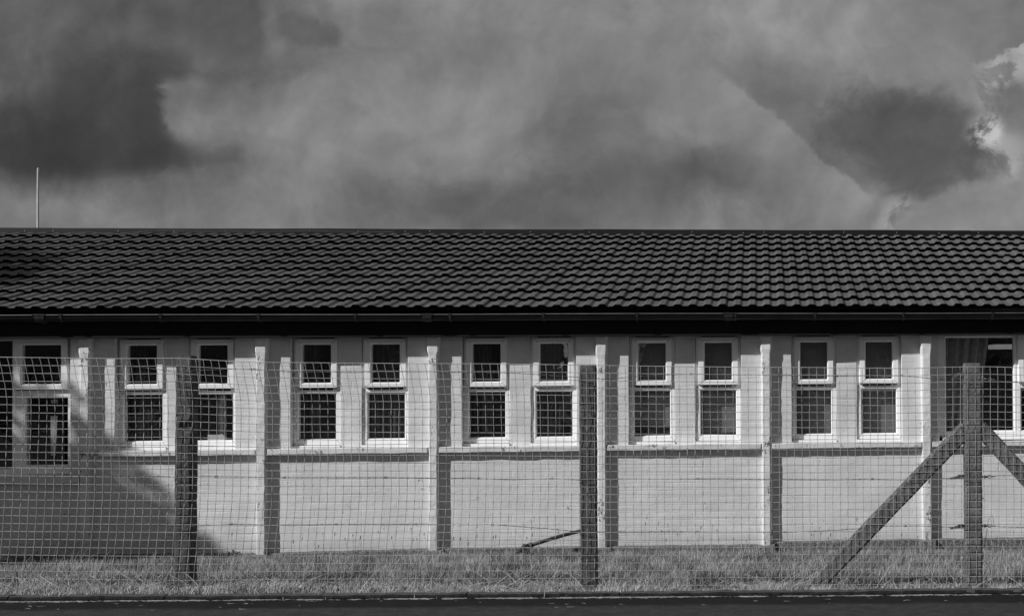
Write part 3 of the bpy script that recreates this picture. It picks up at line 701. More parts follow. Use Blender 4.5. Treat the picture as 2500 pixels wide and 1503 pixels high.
# ridge capping: folded metal lengths with screw heads
m = MB(); scr = []; rc = rp(0, 10.75*LG, .035); rj = [U(px, 565, rc[1]) for px in (-500, 120, 590, 1020, 1430, 1845, 2035, 2370, 2900)]
rj = [u0_] + [x for x in rj if u0_ < x < u1_] + [u1_]
zr1 = Z(1000, 559, rc[1] + .06); zr0 = Z(1000, 574, rc[1])
for k, (a, b) in enumerate(zip(rj[:-1], rj[1:])):
    n = 8; d1_ = .003*(k % 2); vs = []
    for i in range(n + 1):
        u = a - .03*(k > 0) + (b - a + .03*(k > 0))*i/n; w_ = .004*noise.noise((u*1.2, k, 0))
        sag = .012*math.sin(k*1.7)*.5
        for vv, z in ((rc[1] - .014, zr0 + .0), (rc[1] - .014, zr0 + .018), (rc[1] - .004, zr0 + .020), (rc[1] + .02, zr1 - .010 + w_ + d1_), (rc[1] + .06, zr1 + w_ + d1_), (rc[1] + .14, zr1 - .01 + w_), (rc[1] + .2, zr0)): vs.append((u, vv, z))
    m.add(vs, [(i*7 + j, (i + 1)*7 + j, (i + 1)*7 + j + 1, i*7 + j + 1) for i in range(n) for j in range(6)])
    for u in np.arange(a + .12, b - .05, .62):
        u += random.uniform(-.08, .08); zc_ = zr0 + .040 + random.uniform(-.008, .01)
        scr.append((u, zc_))
rcap = m.build('ridge_cap', M['ridge'], rf)
for u, zc_ in scr:
    q_ = MB(); q_.tube([(u, rc[1] - .004, zc_), (u, rc[1] + .014, zc_)], .0055, 6); q_.build('screw', M['alu'], rf)
cb_ = MB(); pts = []
for px, py in ((-60, 568), (0, 570), (60, 571), (118, 571.5), (150, 570.5), (180, 568.5), (215, 567), (250, 569), (290, 570.5), (330, 567), (370, 562.5), (420, 563), (480, 565), (560, 564.5), (640, 566), (750, 563), (850, 565.5), (960, 566)):
    u, z = WF.hit(px, py, rc[1] - .07); pts.append((u, rc[1] - .07, z))
cb_.tube(pts, .0028, 5); cb = cb_.build('cable', M['barb'], matw=WF.mat()); tag(cb, 'thin loose cable trailing along the roof ridge at the left', 'cable')
# gutter with brackets and unions
gz = Z(1240, 767.5, -.27); gr = .052
m = MB(); vs = []; uu = np.linspace(u0_, u1_, 60)
prof_g = []
for a in np.linspace(0, 180, 11): prof_g.append((-gr*math.cos(R(a)), -gr*1.15*math.sin(R(a))))
prof_g = [(-gr - .004, .004), (-gr - .004, -.004)] + prof_g + [(gr, .0)]
inner = [(x*.93, y*.93 + .0015) for x, y in prof_g[2:-1]][::-1]
prof_g = prof_g + inner + [(-gr + .003, .004)]
q = len(prof_g)
for u in uu:
    dz = .0022*math.sin(u*1.3) - (u - 0)*.0006
    for x, y in prof_g: vs.append((u, -.213 + x, gz + y + dz))
m.add(vs, [(i*q + j, (i + 1)*q + j, (i + 1)*q + (j + 1) % q, i*q + (j + 1) % q) for i in range(len(uu) - 1) for j in range(q)])
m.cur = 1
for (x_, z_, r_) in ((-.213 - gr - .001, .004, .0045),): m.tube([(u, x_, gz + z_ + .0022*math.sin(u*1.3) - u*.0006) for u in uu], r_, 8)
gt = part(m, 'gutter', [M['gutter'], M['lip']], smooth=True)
def bracket(px, wdt, name):
    u = U(px, 775, -.27); m = MB(); dz = .0022*math.sin(u*1.3) - u*.0006; pts = []
    for a in np.linspace(-12, 190, 14): pts.append((-.213 - (gr + .006)*math.cos(R(a)), gz + dz - (gr*1.15 + .006)*math.sin(R(a))))
    vs = [(u + s_*wdt/2, x, z) for x, z in pts for s_ in (-1, 1)] + [(u + s_*wdt/2, -.213 + (x + .213)*.88, gz + dz + (z - gz - dz)*.88) for x, z in pts for s_ in (-1, 1)]
    n = len(pts); fs = [(i*2, i*2 + 1, i*2 + 3, i*2 + 2) for i in range(n - 1)] + [(2*n + i*2, 2*n + i*2 + 2, 2*n + i*2 + 3, 2*n + i*2 + 1) for i in range(n - 1)]
    for s_ in (0, 1): fs += [(i*2 + s_, i*2 + 2 + s_, 2*n + i*2 + 2 + s_, 2*n + i*2 + s_) for i in range(n - 1)]
    fs.append((0, 1, 2*n + 1, 2*n)); m.add(vs, fs)
    m.box(u - wdt*.7, u + wdt*.7, -.213 - gr - .012, -.213 - gr + .012, gz + dz + .002, gz + dz + .012)
    m.box(u - wdt*.3, u + wdt*.3, -.155, -.1405, gz - .075, gz + .02)
    return m.build(name, M['clip'], gt)
for px in (-340, -95, 147, 391, 630, 867, 1098, 1326, 1555, 1783 + 12, 1990, 2206, 2424, 2640): bracket(px, .022, 'bracket')
for px in (94, 1042, 1778): bracket(px, .085, 'union')

# ------------------------------------------------------------------ things inside the windows
def hang(name, u0, u1, z0, z1, v, mat, label, cat, group=None, folds=7, amp=.018, lean=0.0, pinch=0.0):
    m = MB(); n = 60; nz_ = 14; vs = []
    for j in range(nz_ + 1):
        t = j/nz_
        for i in range(n + 1):
            x = i/n; uu_ = u0 + (u1 - u0)*x*(1 - pinch*t) + lean*t
            w_ = amp*math.sin(2*math.pi*folds*x + .6*math.sin(5*x + 2*t)) + amp*.4*math.sin(2*math.pi*folds*2.3*x + 1)
            vs.append((uu_, v + w_, z1 + (z0 - z1)*t))
    m.add(vs, [(j*(n + 1) + i, j*(n + 1) + i + 1, (j + 1)*(n + 1) + i + 1, (j + 1)*(n + 1) + i) for j in range(nz_) for i in range(n)])
    so = m.build(name, mat, matw=WF.mat(), smooth=True)
    sm_ = so.modifiers.new('cloth', 'SOLIDIFY'); sm_.thickness = .002
    return tag(so, label, cat, group)
zt, zb = ZH + .05, zl0 - .06
for k, (a, b, mt, lb) in enumerate(((0, .5, 'fabric', 'dark curtain drawn half across the first window pair left of the leftmost post'),
                                    (2, .45, 'fabric', 'dark curtain at the left side of the second window right of the leftmost post'),
                                    (3, .9, 'fabric', 'dark full width curtain behind the third window right of the leftmost post'),
                                    (4, .55, 'fabric', 'dark curtain behind the second window left of the middle post'),
                                    (5, .6, 'fabric', 'dark curtain behind the window just left of the middle post'))):
    uc = wins[a]
    hang('curtain', uc - .21, uc - .21 + .42*b, zb, zt, .22, M[mt], lb, 'curtain', 'curtains behind the narrow windows', folds=int(4 + 4*b))
uc = wins[1]
hang('curtain', uc - .02, uc + .06, zb, zl1 + .01, .25, M['net'], 'pale narrow curtain in the window beside the leftmost post', 'curtain', 'curtains behind the narrow windows', folds=2, amp=.008)
def blind(k, zbot, label):
    uc = wins[k]; m = MB(); n = 2
    m.box(uc - .215, uc + .215, .205, .208, zbot, zt - .05)
    m.box(uc - .215, uc + .215, .198, .212, zbot - .014, zbot - .0005)
    m.tube([(uc - .22, .22, zt - .03), (uc + .22, .22, zt - .03)], .02, 10)
    o = m.build('roller_blind', M['blind'], matw=WF.mat()); tag(o, label, 'blind', 'grey roller blinds')
blind(6, Z(1590, 1037, .1), 'grey roller blind stopping short of the sill, first window right of middle post')
blind(7, Z(1750, 1053, .1), 'grey roller blind nearly down in second window right of middle post')
blind(8, zl0 - .05, 'grey roller blind fully down in third window right of middle post')
blind(9, zl0 - .05, 'grey roller blind fully down in fourth window right of middle post')
# long striped-light curtain and room lamp behind the wide right window
c0, c1 = U(2312, 900, .3), U(2416, 900, .3)
hang('curtain', c0 - .30, c1, zb, zt, .22, M['net'], 'pale gathered curtain at the left of the wide window behind the right post', 'curtain', folds=7, amp=.045, pinch=.22)
m = MB(); l0, lz = WF.hit(2438, 852, 1.6); l1, _ = WF.hit(2520, 852, 1.6)
zL = Z(2450, 851, 1.3)
m.box(U(2428, 852, 1.3), U(2560, 852, 1.3), 1.25, 1.75, zL, zL + .05)
tag(m.build('ceiling_light', M['lamp'], matw=WF.mat()), 'flat pale ceiling light seen through the wide right window', 'light')
# paper on the sill, notices in the left wide window
m = MB(); u0a, z0a = WF.hit(508, 1071, .15); u1a, _ = WF.hit(550, 1071, .15)
z1a = Z(520, 1060, .15)
m.prism([(u0a, zl0 - .03), (u1a, zl0 - .03), (u1a + .004, z1a - .03), (u1a - .03, z1a + .004), (u0a + .07, z1a - .004), (u0a, z1a)], .14, .19)
tag(m.build('crumpled_paper', M['paper'], matw=WF.mat()), 'crumpled pale paper on the sill of the window beside the leftmost post', 'paper')
m = MB(); a = WF.hit(124, 1111, .14); b = WF.hit(139, 1015, .14)
m.prism([(a[0], a[1]), (a[0] + .045, a[1]), (b[0], b[1] - .1), (b[0] + .004, b[1]), (a[0] - .004, b[1]), (a[0], b[1] - .25)], .14, .143)
a = WF.hit(124.5, 984, .14); b = WF.hit(141, 975, .14); m.box(a[0], b[0], .14, .143, a[1], b[1])
tag(m.build('paper_strip', M['paper'], matw=WF.mat()), 'pale vertical paper strip hanging behind the lower left wide window', 'paper')

# ------------------------------------------------------------------ pole behind the roof, pipe at the foot of the wall
PVd = 9.0; pu, pz1_ = WF.hit(93.3, 412, PVd); _, pz0_ = WF.hit(94.5, 560, PVd)
m = MB(); n = 12; m.tube([(pu + .004*math.sin(i), PVd, -.6 + (pz1_ + .6)*i/n) for i in range(n + 1)], [.030 - .015*i/n for i in range(n + 1)], 10)
m.tube([(pu, PVd, pz1_ - .002), (pu, PVd, pz1_ + .012)], [.019, .012], 8)
tag(m.build('pole', M['mast'], matw=WF.mat(), smooth=False), 'thin tapering pale pole rising behind the roof at the far left', 'pole')
pp = []
for px, py, vv in ((1258, 1358, -.34), (1268, 1345, -.30), (1280, 1334, -.27), (1296, 1330, -.25), (1330, 1319, -.19), (1370, 1307, -.145), (1400, 1299, -.11), (1424, 1294, -.08)):
    u, z = WF.hit(px, py, vv); pp.append((u, vv, z))
PI_ = empty('bent_pipe', Matrix.Translation(WF.P(pp[0][0], pp[0][1], pp[0][2])) @ Matrix.Rotation(TH, 4, 'Z'), 'dark bent pipe leaning low against the white wall left of the middle post', 'pipe')
rel = [tuple(Vector(p) - Vector(pp[0])) for p in pp]
m = MB(); m.tube(rel[3:], .019, 10); m.build('pipe', M['pipe'], PI_, smooth=True)
m = MB(); m.tube(rel[:4], [.022, .024, .026, .024], 10); 
for i in (2, 3): m.tube([tuple(Vector(rel[i]) - Vector((.012, 0, .006))), tuple(Vector(rel[i]) + Vector((.014, 0, .006)))], .031, 10)
m.build('elbow', M['pipe'], PI_, smooth=True)

# ------------------------------------------------------------------ the fence
FZ = -0.1
s_l = FF.hit(448, 1430)[0]
FE = empty('wire_fence', FF.mat(FZ), 'welded wire mesh fence with barbed strands on concrete posts in front of the white building', 'fence')
def fpart(mb, name, mat, parent=None, **k):
    o = mb.build(name, mat, parent or FE, **k)
    if parent is None: o.location = (0, 0, -FZ)
    return o
MV = -.0                                   # mesh plane
GAP = .022                                 # posts stand this far behind the mesh
def post(pxl, pxr, yt, yb, name, mat, lean=0.0, amp=.0035, seed=0, chip=None, blob=.0, pyr=(.040, .20), pxb=None):
    sl, zt_ = FF.hit(pxl, yt, GAP); sr_, _ = FF.hit(pxr, yt, GAP)
    if pxb: bl_, _ = FF.hit(pxb[0], yb, GAP); brr, _ = FF.hit(pxb[1], yb, GAP)
    else: bl_, brr = sl, sr_
    _, zb_ = FF.hit((pxl + pxr)/2, yb, GAP)
    n = 110; q = 36; vs = []; h = zt_ - zb_ + .12; z0 = zb_ - .12; dep = .104
    for j in range(n + 1):
        z = z0 + h*j/n; t = (z - zb_)/(zt_ - zb_)
        t = max(0, min(1, t)); a = bl_ + (sl - bl_)*t; b = brr + (sr_ - brr)*t; cc = (a + b)/2; hw = (b - a)/2
        k_ = 1.0; cap_ = 1.0
        if pyr: 
            d = zt_ - z
            cap_ = 1 - pyr[1]*max(0, 1 - d/pyr[0]) if d < pyr[0] else 1.0
        for i in range(q):
            sd, fr_ = divmod(i, q//4); f = fr_/(q//4)*2 - 1
            if sd == 0: x, y = f, -1
            elif sd == 1: x, y = 1, f
            elif sd == 2: x, y = -f, 1
            else: x, y = -1, -f
            r_ = max(abs(x), abs(y)); 
            if abs(x) > .99 and abs(y) > .99: x *= .93; y *= .93
            X = cc + x*hw*cap_; Y = GAP + dep/2 + y*dep/2*cap_
            nn = noise.noise_vector((X*45 + seed, Y*45, z*45))*amp + noise.noise_vector((X*12 + seed, Y*12, z*12))*amp
            edge = 1 if (abs(x) > .8 and abs(y) > .8) else 0
            e2 = max(0, noise.noise((z*16 + seed, x*3, y*3)))*edge*amp*1.8
            if chip:
                cu, cz, cr_, cd = chip; dd = math.hypot((X - cu)/1.25, z - cz)/cr_
                if y < -.5 and dd < 1: Y += cd*(1 - dd*dd)*(1 + .5*noise.noise((X*70, z*70, 0)))
            vs.append((X + nn.x - x*e2, Y + nn.y - y*e2, z + nn.z*.6))
    fs = [(j*q + i, j*q + (i + 1) % q, (j + 1)*q + (i + 1) % q, (j + 1)*q + i) for j in range(n) for i in range(q)]
    vs.append(((sl + sr_)/2, GAP + dep/2, zt_ + .001)); tpi = len(vs) - 1
    fs += [(n*q + i, n*q + (i + 1) % q, tpi) for i in range(q)]
    m = MB(); m.add(vs, fs); return fpart(m, name, mat), sl, sr_, zt_, zb_
ch = FF.hit(453, 1040, GAP)
P1, *p1 = post(428, 470, 868, 1438, 'post', M['post_old'], seed=1.3, amp=.0022, chip=(ch[0] + .01, ch[1], .040, .024), pxb=(422.5, 465))
P1['label'] = 'leftmost rough weathered concrete post with a spalled patch'
P2, *p2 = post(1413.5, 1452, 890, 1430, 'post', M['post_old'], seed=5.1, amp=.0018, pyr=(.018, .10), pxb=(1417, 1455))
P2['label'] = 'middle dark concrete post'
P3, *p3 = post(2354, 2397, 886, 1438, 'post', M['post'], seed=8.7, amp=.0014, pyr=(.02, .10), pxb=(2358, 2399.5))
P3['label'] = 'right straining post of speckled concrete with a strut on each side'
# rusty bar shown in the spalled patch
m = MB(); m.tube([(ch[0] - .03, GAP + .006, ch[1] + .028), (ch[0] + .0, GAP - .006, ch[1] + .034), (ch[0] + .035, GAP + .008, ch[1] + .030)], .004, 6)
m.tube([(ch[0] + .012, GAP + .012, ch[1] - .05), (ch[0] + .018, GAP + .002, ch[1] + .02)], .0035, 6)
m.build('rusty_bar', M['iron'], P1)
# raking struts either side of the right post
def strut(top, bot, wpx, name, lab, seed):
    a = FF.hit(top[0], top[1], GAP + .012); b = FF.hit(bot[0], bot[1], GAP + .012)
    A = Vector((a[0], 0, a[1])); Bq = Vector((b[0], 0, b[1])); d = (A - Bq); L = d.length; d.normalize(); nrm = Vector((-d.z, 0, d.x))
    if nrm.z < 0: nrm = -nrm
    hw = wpx*.5; n = 90; q = 32; vs = []; dep = .1; v0 = GAP + .010
    for j in range(n + 1):
        c = Bq + d*L*j/n
        for i in range(q):
            sd, fr_ = divmod(i, q//4); f = fr_/(q//4)*2 - 1
            if sd == 0: x, y = f, -1
            elif sd == 1: x, y = 1, f
            elif sd == 2: x, y = -f, 1
            else: x, y = -1, -f
            if abs(x) > .99 and abs(y) > .99: x *= .86; y *= .86
            p = c + nrm*(x*hw); Y = v0 + dep/2 + y*dep/2
            nn = noise.noise_vector((p.x*40 + seed, Y*40, p.z*40))*.0016 + noise.noise_vector((p.x*11 + seed, Y*11, p.z*11))*.002
            vs.append((p.x + nn.x, Y + nn.y, p.z + nn.z))
    fs = [(j*q + i, j*q + (i + 1) % q, (j + 1)*q + (i + 1) % q, (j + 1)*q + i) for j in range(n) for i in range(q)]
    fs += [tuple(range(q - 1, -1, -1)), tuple(range(n*q, (n + 1)*q))]
    if d.cross(nrm).y < 0: fs = [f[::-1] for f in fs]
    m = MB(); m.add(vs, fs); o = fpart(m, name, M['post']); o['label'] = lab; return o
strut((2362, 1045), (1960, 1462), .104, 'strut', 'concrete strut raking down to the left of the right post', 3)
strut((2392, 1042), (2800, 1480), .104, 'strut', 'concrete strut raking down to the right of the right post', 6)
# --- mesh panel: 50 mm squares, uneven
NR = 29
s0m, s1m = -6.5, 8.2
xs_top = [(0, 871.5), (308, 875), (445, 873.5), (640, 884), (900, 886), (1240, 888.5), (1433, 891), (1600, 893), (1860, 896.5), (2202, 899), (2354, 894.5), (2420, 894.5), (2500, 897)]
xs_bot = [(0, 1429.5), (445, 1433), (900, 1429), (1433, 1428), (1860, 1425.5), (2358, 1424), (2500, 1424)]
def line(tab):
    h = [FF.hit(*p) for p in tab]; a = [x for x, _ in h]; b = [y for _, y in h]
    def f(s):
        if s < a[0]: return b[0] + (s - a[0])*b1
        if s > a[-1]: return b[-1] + (s - a[-1])*b1
        return float(np.interp(s, a, b))
    return f
ltop, lbot = line(xs_top), line(xs_bot)
spx = lambda px: FF.hit(px, 1100)[0]
s_a, s_b = spx(950), spx(1470)
posts_s = [(p[0] + p[1])/2 for p in (p1, p2, p3)]
def mesh_pt(s, t):
    """t: 0 top .. 1 bottom"""
    z = ltop(s) + (lbot(s) - ltop(s))*t
    amt = 1 if s < s_a else max(0, (s_b - s)/(s_b - s_a)) if s < s_b else 0.04
    amt *= 1 - .35*math.exp(-((s - posts_s[0])/.25)**2)
    top = max(0, 1 - t/.19); bot = max(0, (t - .55)/.45)
    du = -.046*amt*top**1.3 - .062*amt*bot**1.4 + .003*noise.noise((s*2.1, t*7, 0)) + .0009*noise.noise((s*17, t*29, 5))
    dz = .0028*noise.noise((s*1.0, t*6, 9)) + .0006*noise.noise((s*14, t*31, 2))
    near = min(abs(s - q) for q in posts_s)
    bulge = -.012 - .018*(noise.noise((s*1.1, t*2.5, 3)) + .4)*min(1, near/.3 + .35)
    bulge += .008*noise.noise((s*6, t*18, 8))
    if s > spx(1900): bulge = bulge*.55 - .002
    return (s + du, MV + min(.004, bulge), z + dz)
wr = .00185
m = MB(); cols = np.arange(s0m, s1m, .05); ncol = 75
cells = [(cols[0], cols[-1])]
for r_ in range(NR + 1):
    t = r_/NR; m.tube([mesh_pt(s, t) for s in cols], wr*(1.2 if r_ == 0 else 1.0), 5, cap=False)
for s in cols:
    o_ = .0006
    pts = []
    for k in range(0, NR*2 + 1):
        a = mesh_pt(s, k/(NR*2)); pts.append((a[0], a[1] - wr*1.6, a[2]))
    if s < s_a + .2: # loose tails of wire below the last strand
        a = mesh_pt(s, 1.0 + random.uniform(.0, .03)); pts.append((a[0] - .004, a[1] - wr*1.6, a[2]))
    m.tube(pts, wr*.92, 5, cap=False)
fpart(m, 'mesh_panel', M['wire'], smooth=True)
# --- barbed strands
strands = [
 [(0, 892.7), (196, 892.3), (308, 893), (380, 901), (428, 907), (483, 903.5), (560, 900.5), (619, 901), (700, 907), (850, 908), (1072, 906.6), (1240, 910), (1320, 914), (1413, 920), (1485, 926), (1550, 919), (1614, 914), (1688, 912.7), (1780, 914), (1860, 915), (2045, 917.5), (2202, 916), (2300, 926), (2354, 925), (2400, 925), (2450, 931), (2520, 932)],
 [(0, 1161), (200, 1162), (386, 1161.5), (428, 1163), (483, 1160), (528, 1162.5), (695, 1164.7), (941, 1165), (1168, 1167), (1250, 1170), (1346, 1167.5), (1413, 1171), (1500, 1168.6), (1703, 1168), (1860, 1168.5), (2050, 1170), (2129, 1168), (2200, 1171), (2320, 1166), (2358, 1164), (2400, 1163), (2440, 1160), (2480, 1160), (2520, 1160)],
 [(0, 1276), (137, 1277), (300, 1279), (365, 1277.5), (425, 1283), (483, 1283), (565, 1278.7), (640, 1280), (821, 1279), (1014, 1279), (1202, 1279.6), (1330, 1289), (1413, 1297), (1514, 1297.5), (1701, 1297), (1917, 1298), (2000, 1296), (2100, 1289), (2160, 1283), (2250, 1283), (2320, 1286), (2358, 1284), (2400, 1283), (2450, 1285), (2520, 1286)]]
knots = [[-150, 196, 308, 612, 620, 1072, 1485, 1614, 1688, 2045, 2202], [-60, 386, 528, 695, 941, 1168, 1346, 1500, 1703, 2129], [137, 365, 565, 821, 1014, 1202, 1514, 1523, 1701, 1917, 2210]]
BVW = .012
for k, (st, kn) in enumerate(zip(strands, knots)):
    h = [FF.hit(px, py, BVW) for px, py in st]; sa = [a for a, _ in h]; za = [b for _, b in h]
    sa = [s0m, s0m + .6] + sa + [s1m]; za = [za[0] + .02, za[0]] + za + [za[-1] - .03]
    f = lambda s: float(np.interp(s, sa, za))
    m = MB(); S_ = np.arange(s0m, s1m, .03)
    def inpost(s): return any(p[0] - .015 < s < p[1] + .015 for p in (p1, p2, p3))
    for tw in (0, math.pi):
        m.tube([(s, (-.005 if inpost(s) else BVW) + .0017*math.cos(s*75 + tw), f(s) + .0017*math.sin(s*75 + tw) + .003*noise.noise((s*3, k, 0))) for s in S_], .0013, 4, cap=False)
    for px in kn:
        s = FF.hit(px, 1100, BVW)[0]; z = f(s)
        m.tube([(s - .007, BVW - .001, z), (s + .007, BVW - .001, z)], .0052, 7)
        for q in range(4):
            an = q*math.pi/2 + random.uniform(0, .8); m.tube([(s + (.004 if q % 2 else -.004), BVW, z), (s + (.004 if q % 2 else -.004) + .006*(1 if q % 2 else -1), BVW + .013*math.cos(an), z + .013*math.sin(an))], [.0016, .0005], 4)
    fpart(m, 'barbed_wire', M['barb'])
# --- straining plates and eye bolts at the right post
for k, (yl, yr, ang) in enumerate(((920, 926, 12), (1166, 1163, 5), (1287, 1283, 4))):
    a = FF.hit(2320 if k else 2322, yl + (2 if k else 4), .03); b = FF.hit(2352, yl - (3 if k else 6), .03); m = MB()
    hgt = .016 if k == 0 else .011
    m.prism([(a[0], a[1] - hgt*.6), (b[0] + .01, b[1] - hgt), (b[0] + .01, b[1] + hgt), (b[0] - .03, b[1] + hgt*.7), (a[0], a[1] + hgt*.5)], .04, .044)
    m.tube([(b[0] - .03, .036, b[1]), (b[0] - .03, .048, b[1])], .008, 6); m.box(b[0] - .036, b[0] + .004, .034, .050, b[1] - .014, b[1] - .009)
    m.box(b[0] - .036, b[0] + .004, .034, .050, b[1] + .009, b[1] + .014)
    fpart(m, 'strainer_plate', M['iron']); m = MB()
    c = FF.hit(2400, yr, .04); d = FF.hit(2426, yr, .04)
    m.tube([(c[0] - .005, .045, c[1]), (c[0] + .03, .045, c[1])], .007, 6)
    m.tube([(c[0] + .008, .045, c[1]), (c[0] + .018, .045, c[1])], .012, 6)
    ring = [(c[0] + .045 + .014*math.cos(x), .045, c[1] + .009*math.sin(x)) for x in np.linspace(0, 2*math.pi, 12)]
    m.tube(ring, .003, 5); m.tube([(c[0] + .058 + .004*i, .045 + .003*math.sin(i*2), c[1] + .003*math.cos(i*2)) for i in range(8)], .0022, 4)
    if k == 2:
        m.tube([(c[0] + .03, .05, c[1] + .01), (c[0] + .05, .05, c[1] + .06), (c[0] + .062, .05, c[1] + .07), (c[0] + .07, .05, c[1] + .05), (c[0] + .074, .05, c[1] + .012)], .0014, 4)
    fpart(m, 'eye_bolt', M['iron'])
# loose wire tail down the right side of the right post
m = MB(); m.tube([(FF.hit(px, py, .1)[0], .1, FF.hit(px, py, .1)[1]) for px, py in ((2410, 1290), (2404, 1330), (2400, 1362), (2414, 1382), (2421, 1397))], .0022, 5); fpart(m, 'wire_tail', M['barb'])

# ------------------------------------------------------------------ grass, straw, weeds
def at_post(x, y):
    s, v_ = fr_of((x, y)); return -.3 < v_ < .13 and any(p[0] - .02 < s < p[1] + .03 for p in (p1, p2, p3))
def blades(n, sampler, hfun, wid, name, mat, bend=.45, tone=(0, 1), dirx=.35, clump=None):
    P_ = []; Hh = []; Tn = []
    while len(P_) < n:
        x, y = sampler(); r = hfun(x, y)
        if r is None or (at_post(x, y) and (r[0] > .05 or random.random() < .6)): continue
        P_.append((x, y, z_verge(x, y) - .006)); Hh.append(r[0]); Tn.append(r[1])
    P_ = np.array(P_); Hh = np.array(Hh); Tn = np.clip(np.array(Tn), 0, 1); n = len(P_)
    az = RNG.uniform(0, 2*np.pi, n); ln = RNG.normal(0, bend, n); lean = np.stack([np.cos(az)*np.abs(ln) + dirx*RNG.uniform(0, 1.2, n), np.sin(az)*np.abs(ln)*.8], 1)
    fa = RNG.uniform(-1.0, 1.0, n); w = wid*RNG.uniform(.6, 1.3, n)
    wx, wy = np.cos(fa)*w/2, np.sin(fa)*w/2
    def lvl(t, k):
        return P_ + np.stack([lean[:, 0]*Hh*t**1.7, lean[:, 1]*Hh*t**1.7, Hh*(t - .22*t*t*np.minimum(1.5, np.linalg.norm(lean, axis=1)))], 1)
    a, b, c = lvl(0, 0), lvl(.55, 0), lvl(1.0, 0); o = np.stack([wx, wy, np.zeros(n)], 1)
    Vv = np.stack([a - o, a + o, b + o*.8, b - o*.8, c], 1).reshape(-1, 3)
    me = bpy.data.meshes.new(name); idx = np.arange(n)*5
    me.vertices.add(n*5); me.vertices.foreach_set('co', Vv.ravel())
    loops = np.stack([idx, idx + 1, idx + 2, idx + 3, idx + 3, idx + 2, idx + 4], 1).ravel()
    me.loops.add(n*7); me.loops.foreach_set('vertex_index', loops.astype(np.int32))
    ls = np.stack([np.arange(n)*7, np.arange(n)*7 + 4], 1).ravel(); lt = np.tile([4, 3], n)
    me.polygons.add(n*2); me.polygons.foreach_set('loop_start', ls.astype(np.int32)); me.polygons.foreach_set('loop_total', lt.astype(np.int32))
    at = me.attributes.new('tone', 'FLOAT', 'POINT'); at.data.foreach_set('value', np.repeat(Tn, 5).astype(np.float32))
    me.update(calc_edges=True); me.materials.append(mat)
    ob = bpy.data.objects.new(name, me); col.objects.link(ob); return ob
SL, SR = spx(-60) - .6, spx(2560) + .8
def samp_verge():
    s = random.uniform(SL - .6, SR + .9); w_ = random.random()
    p0_ = FF.P(s, 0, 0); dist = -wf_of(p0_)[1]
    v_ = -.24 + (dist + .22)*w_
    q = FF.P(s, v_, 0); return q.x, q.y
def h_grass(x, y):
    n1 = noise.noise((x*1.1, y*1.6, 0)); n2 = noise.noise((x*4.2, y*4.2, 7)); s, v_ = fr_of((x, y)); u, w_ = wf_of((x, y))
    if w_ > -.06: return None
    n3 = noise.noise((x*13, y*8, 2))
    if n2*.7 + n3 < -.30 and random.random() < .8: return None
    h = (.070 + .035*n1 + .028*n2)*(.35 + .65*min(1, max(0, -w_)/1.4))
    if v_ < .22: h *= .62
    band = math.exp(-((v_ - .72 - .35*noise.noise((s*.8, 5, 5)))/.40)**2)*max(0, .75 + 1.3*noise.noise((s*1.3, v_*1.1, 21)))
    if random.random() < band*.75: return None
    if random.random() < .04: h *= 1.9
    h *= random.uniform(.5, 1.3)*(1 + .5*n3)
    t = .44 + .30*n3 - .42*band + (.16 if v_ < .25 else 0) + .30*n2 + .25*noise.noise((x*9, y*9, 3)) + random.uniform(-.28, .33)
    return max(.02, h), t + .22*n1 + .38*noise.noise((s*2.3, v_*1.5, 40)) - .06
g1 = blades(165000, samp_verge, h_grass, .0034, 'grass', M['grass'], bend=.55, dirx=.18)
tag(g1, 'uneven half dry grass growing between the fence and the wall', 'grass', kind='stuff')
def samp_front():
    s = random.uniform(SL, SR); v_ = random.uniform(-.27, .16); q = FF.P(s, v_, 0); return q.x, q.y
def h_front(x, y):
    n1 = noise.noise((x*2.3, y*2.3, 11)); n2 = noise.noise((x*8, y*8, 5)); s, v_ = fr_of((x, y))
    if n1 < -.18 and random.random() < .7: return None
    return max(.015, .038 + .03*n1 + .02*n2)*random.uniform(.5, 1.6), .62 + .3*n2 + random.uniform(-.35, .4)
g2 = blades(22000, samp_front, h_front, .0034, 'short_grass', M['grass'], bend=.9, dirx=.2)
tag(g2, 'short tangled grass and dead blades along the kerb', 'grass', kind='stuff')
CL = []
for k in range(760):
    s = random.uniform(SL, SR); v_ = random.choice([random.uniform(-.29, -.12), random.uniform(-.28, .2), random.uniform(1.2, 3.8)]); b_ = .6 + .8*noise.noise((s*1.4, v_*2, 30))
    CL.append((s, v_, random.uniform(.04, .12)*(.9 if v_ > .2 else 1.15)*max(.4, b_), random.uniform(.018, .05), random.uniform(.35, .95)))
cur_ = [None]
def samp_cl():
    c = random.choice(CL); cur_[0] = c; q = FF.P(c[0] + random.gauss(0, c[3]), c[1] + random.gauss(0, c[3]), 0); return q.x, q.y
def h_cl(x, y):
    c = cur_[0]
    if wf_of((x, y))[1] > -.06: return None
    return c[2]*random.uniform(.45, 1.15), c[4] + random.uniform(-.35, .25)
g3 = blades(40000, samp_cl, h_cl, .0038, 'grass_tufts', M['tuft'], bend=.75, dirx=.1)
tag(g3, 'pale rough tufts standing out of the shorter grass', 'grass', kind='stuff')
